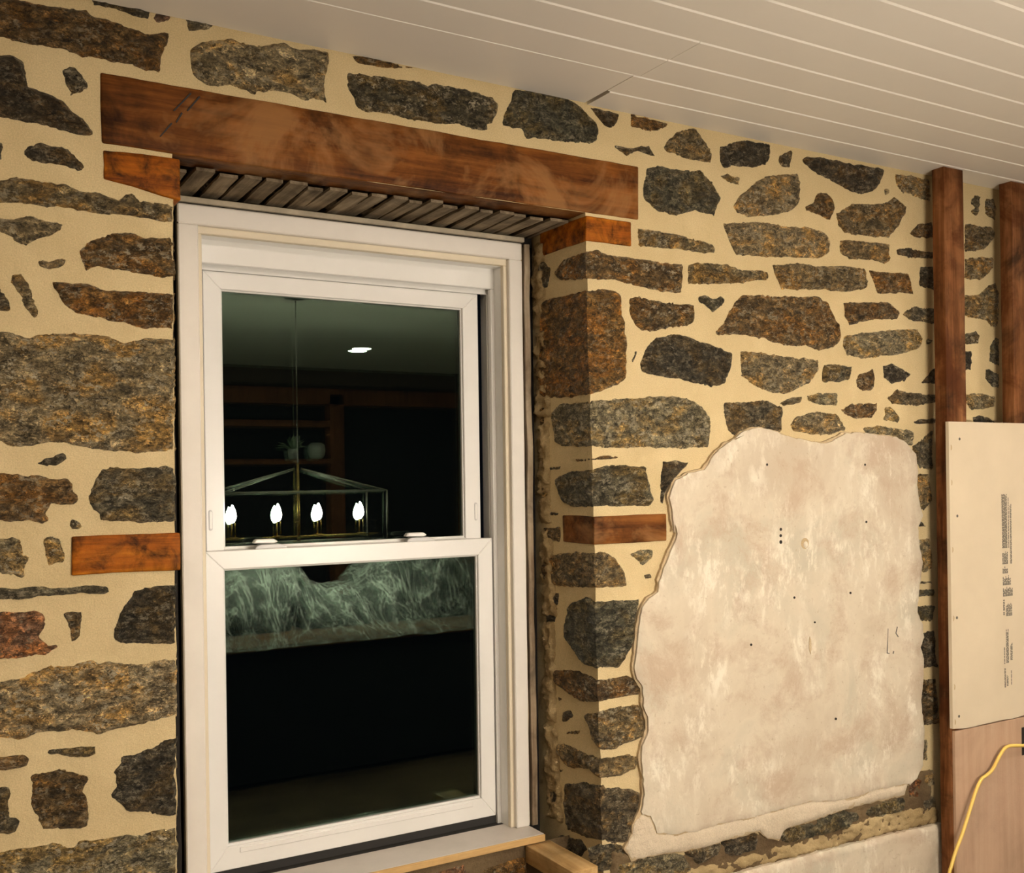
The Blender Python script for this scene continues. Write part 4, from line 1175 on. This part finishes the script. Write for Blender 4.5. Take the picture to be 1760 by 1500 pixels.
pp = thing('plywood_panel', (3.5, -0.106, 0.0), 'brown plywood panel below the pale board', 'panel')
box('sheet', 3.102, 4.05, -0.1115, -0.1005, 0.0, 0.757, 'ply', pp, 0.001)
box('outlet_cutout', 3.475, 3.53, -0.1125, -0.111, 0.62, 0.72, 'hole', pp)
tag(tube('yellow_cord', [(3.50, -0.118, 0.664), (3.452, -0.135, 0.664), (3.40, -0.137, 0.672), (3.348, -0.137, 0.674), (3.313, -0.136, 0.651), (3.272, -0.135, 0.608), (3.238, -0.135, 0.592), (3.205, -0.137, 0.583),
                         (3.171, -0.139, 0.547), (3.137, -0.142, 0.497), (3.092, -0.145, 0.426), (3.048, -0.147, 0.366), (3.021, -0.150, 0.324), (3.01, -0.15, 0.299), (2.98, -0.16, 0.2), (2.97, -0.18, 0.006), (2.9, -0.3, 0.006)],
          0.0058, 'cord', None, 10, 8), 'yellow electric cord hanging across the plywood panel', 'cord')

# ---------------------------------------------------------------- the room side, seen mirrored in the panes
ch = thing('chandelier', (1.928, -2.48, 1.3), 'nickel and brass box lantern chandelier with four lit candle bulbs, mirrored in the glass', 'chandelier')
cx, cy = 1.928, -2.48
hx, hy, zt, zb = 0.475, 0.15, 1.585, 1.30
def bar(name, a, b, r, mat):
    return tube(name, [a, b], r, mat, ch, 6, 1)
for sx in (-1, 1):
    for sy in (-1, 1):
        bar('frame_post', (cx + sx * hx, cy + sy * hy, zb), (cx + sx * hx, cy + sy * hy, zt), 0.006, 'nickel')
        bar('roof_bar', (cx + sx * hx, cy + sy * hy, zt), (cx + sx * 0.02, cy, 1.715), 0.006, 'nickel')
    for zz in (zt, zb):
        bar('frame_rail', (cx + sx * hx, cy - hy, zz), (cx + sx * hx, cy + hy, zz), 0.006, 'nickel')
for sy in (-1, 1):
    for zz in (zt, zb):
        bar('frame_rail', (cx - hx, cy + sy * hy, zz), (cx + hx, cy + sy * hy, zz), 0.006, 'nickel')
bar('center_rod', (cx, cy, zb), (cx, cy, 1.74), 0.009, 'brass')
bar('down_rod', (cx, cy, 1.74), (cx, cy, ZC - 0.02), 0.0035, 'nickel')
lathe('canopy', [(0.06, 0.0), (0.062, 0.02), (0.05, 0.026)], (cx, cy, ZC - 0.026), 'nickel', ch)
bar('bulb_bar', (cx - hx, cy, 1.335), (cx + hx, cy, 1.335), 0.005, 'brass')
for bx_ in (1.557, 1.81, 2.046, 2.30):
    lathe('drip_plate', [(0.004, 0.0), (0.03, 0.002), (0.031, 0.005), (0.01, 0.006)], (bx_, cy, 1.338), 'brass', ch)
    for q in range(3):
        a = 2 * math.pi * q / 3 + 0.5
        bar('candle_rod', (bx_ + 0.014 * math.cos(a), cy + 0.014 * math.sin(a), 1.342), (bx_ + 0.014 * math.cos(a), cy + 0.014 * math.sin(a), 1.424), 0.0022, 'brass')
    lathe('bulb', [(0.007, 0.0), (0.019, 0.020), (0.0225, 0.040), (0.015, 0.070), (0.002, 0.097)], (bx_, cy, 1.424), 'bulb', ch, 8)

def downlight(x, y, label, power=1.0):
    e = thing('ceiling_light', (x, y, ZC), label, 'ceiling light')
    lathe('trim_ring', [(0.074, 0.0), (0.095, 0.0), (0.097, -0.003), (0.092, -0.006), (0.074, -0.005)], (x, y, ZC), 'trimring', e, 28, 'Z', False)
    vs_ = [(x + 0.074 * math.cos(2 * math.pi * j / 28), y + 0.074 * math.sin(2 * math.pi * j / 28), ZC - 0.004) for j in range(28)]
    link('lens', vs_, [tuple(range(28))[::-1]], 'lens', e)
    ld = bpy.data.lights.new('downlight_lamp', 'AREA')
    ld.shape = 'DISK'
    ld.size = 0.146
    ld.energy = DOWNLIGHT_WATTS * power
    ld.color = DOWN_COL
    lo = bpy.data.objects.new('downlight_lamp', ld)
    COL.objects.link(lo)
    lo.location = (x, y, ZC - 0.0062)
    lo.parent = e
    lo.matrix_parent_inverse = Matrix.Translation((x, y, ZC)).inverted()
downlight(3.19, -4.58, 'lit round recessed ceiling light mirrored in the upper pane')
downlight(4.30, -1.45, 'lit recessed ceiling light near the right wall, closest to the stone wall', 1.9)
downlight(1.00, -1.45, 'lit recessed ceiling light in front of the window', 0.9)
downlight(2.65, -1.45, 'lit recessed ceiling light in front of the plaster patch', 0.65)
downlight(4.30, -3.20, 'lit recessed ceiling light near the right wall beside the table')
downlight(-0.60, -3.40, 'lit recessed ceiling light near the left wall')
downlight(0.90, -4.58, 'lit recessed ceiling light at the back of the room, left of the dark cabinet')

tb = thing('dining_table', (2.2, -2.9, 0.0), 'dark table under plastic film, black skirt added for the shade beneath, mirrored in the lower pane', 'table')
box('top', 1.15, 3.35, -3.45, -2.42, 0.73, 0.76, 'joinery', tb, 0.004)
box('shade_skirt', 1.18, 3.32, -3.42, -2.45, 0.02, 0.728, 'black', tb, 0.004)  # black block added in place of the shade below the table top
for xa, xb, zt_, lb_ in ((1.25, 1.98, 1.10, 'tall dark box under the wide end of the plastic film on the table'), (2.05, 2.5, 0.90, 'lowest dark box under the dip in the plastic film'), (2.58, 3.25, 1.08, 'dark box under the far end of the plastic film, past the dip')):
    tag(box('storage_box', xa, xb, -3.35, -2.85, 0.762, zt_, 'black', None, 0.01), lb_, 'box', 'boxes under the plastic film')

NX, NY = 230, 60
vs, fs = [], []
for jy in range(NY + 1):
    t_ = jy / NY
    for ix in range(NX + 1):
        s_ = ix / NX
        x = 1.12 + 2.26 * s_
        top = np.interp(x, [1.1, 1.5, 1.85, 1.92, 2.0, 2.2, 2.45, 2.6, 2.95, 3.4], [1.15, 1.19, 1.16, 1.22, 1.12, 0.98, 1.0, 1.15, 1.22, 1.14])
        y = -2.395 - 0.92 * t_
        rise = float(sstep(np.array(t_ / 0.52)))
        th = math.atan2(x - 1.92, 0.30 * (0.56 - t_) + 0.02)
        nn = noise.noise(Vector((x * 3, t_ * 2, 0)))
        fold = 0.055 * (abs(math.sin(7 * th + 2.2 * nn)) - 0.5) + 0.05 * (abs(noise.fractal(Vector((x * 5 + t_ * 3, t_ * 2.2, 5)), 1.0, 2.0, 4)) - 0.25) + 0.02 * noise.noise(Vector((x * 26, t_ * 5, 2)))
        z = 0.778 + (top - 0.778) * rise + fold * (0.25 + 0.75 * math.sin(math.pi * min(1, t_ * 1.4 + 0.05)) ** 0.7)
        if t_ < 0.04:
            z = 0.745 + 0.9 * t_ + 0.01 * noise.noise(Vector((x * 8, 0, 1)))
        z = max(z, 0.768 if t_ >= 0.04 else 0.70)
        if t_ > 0.47:
            z = max(z, top - 0.02)
        vs.append((x, y + 0.02 * noise.noise(Vector((x * 9, t_ * 4, 8))), z))
for jy in range(NY):
    for ix in range(NX):
        a = jy * (NX + 1) + ix
        fs.append((a, a + 1, a + NX + 2, a + NX + 1))
tag(link('plastic_sheet', vs, fs, 'film', None, smooth=True), 'crumpled clear plastic film draped over the dark table, mirrored in the lower pane', 'plastic sheet')

cab = thing('wall_cabinet', (3.0, -6.05, 0.0), 'red-brown wooden wall joinery with dark openings, mirrored in the upper pane', 'cabinet')
for a in (2.10, 3.46, 4.86):
    box('post', a, a + 0.14, -6.2, -6.02, 0.0, 2.45, 'joinery', cab, 0.004)
box('top_rail', 2.10, 5.00, -6.2, -6.02, 2.35, 2.50, 'joinery', cab, 0.004)
box('shelf', 2.24, 3.46, -6.2, -5.94, 1.80, 1.845, 'joinery', cab, 0.003)
box('shelf', 2.24, 3.46, -6.2, -6.0, 2.14, 2.20, 'joinery', cab, 0.003)
box('back_panel', 2.24, 3.46, -6.2, -6.16, 0.0, 2.35, 'dark', cab)
box('back_panel', 3.60, 4.86, -6.2, -6.16, 0.0, 2.35, 'dark', cab)

vz = thing('vase', (3.345, -6.08, 1.846), 'pale round vase on the cabinet shelf, mirrored in the upper pane', 'vase')
lathe('body', [(0.05, 0), (0.075, 0.03), (0.085, 0.08), (0.075, 0.13), (0.05, 0.15)], (3.345, -6.08, 1.846), 'ceramic', vz, 20)
pt = thing('potted_plant', (3.16, -6.03, 1.846), 'leafy plant in a small pale pot on the cabinet shelf, mirrored in the upper pane', 'plant')
lathe('pot', [(0.035, 0), (0.045, 0.05), (0.048, 0.09), (0.04, 0.09)], (3.10, -6.03, 1.846), 'ceramic', pt, 16)
for q in range(26):
    a = random.uniform(0, 2 * math.pi)
    e_ = random.uniform(0.1, 1.3)
    L = random.uniform(0.10, 0.17)
    d = Vector((math.cos(a) * math.cos(e_), 0.6 * math.sin(a) * math.cos(e_), math.sin(e_)))
    sd = d.cross(Vector((0.2, 0.3, 1))).normalized() * 0.022
    p0 = Vector((3.10, -6.03, 1.93))
    mid_ = p0 + d * L * 0.6 + Vector((0, 0, 0.012))
    link('leaf', [p0, mid_ + sd, p0 + d * L, mid_ - sd, mid_ + Vector((0, 0, 0.008))], [(0, 1, 4), (1, 2, 4), (2, 3, 4), (3, 0, 4)], 'leaf', pt)
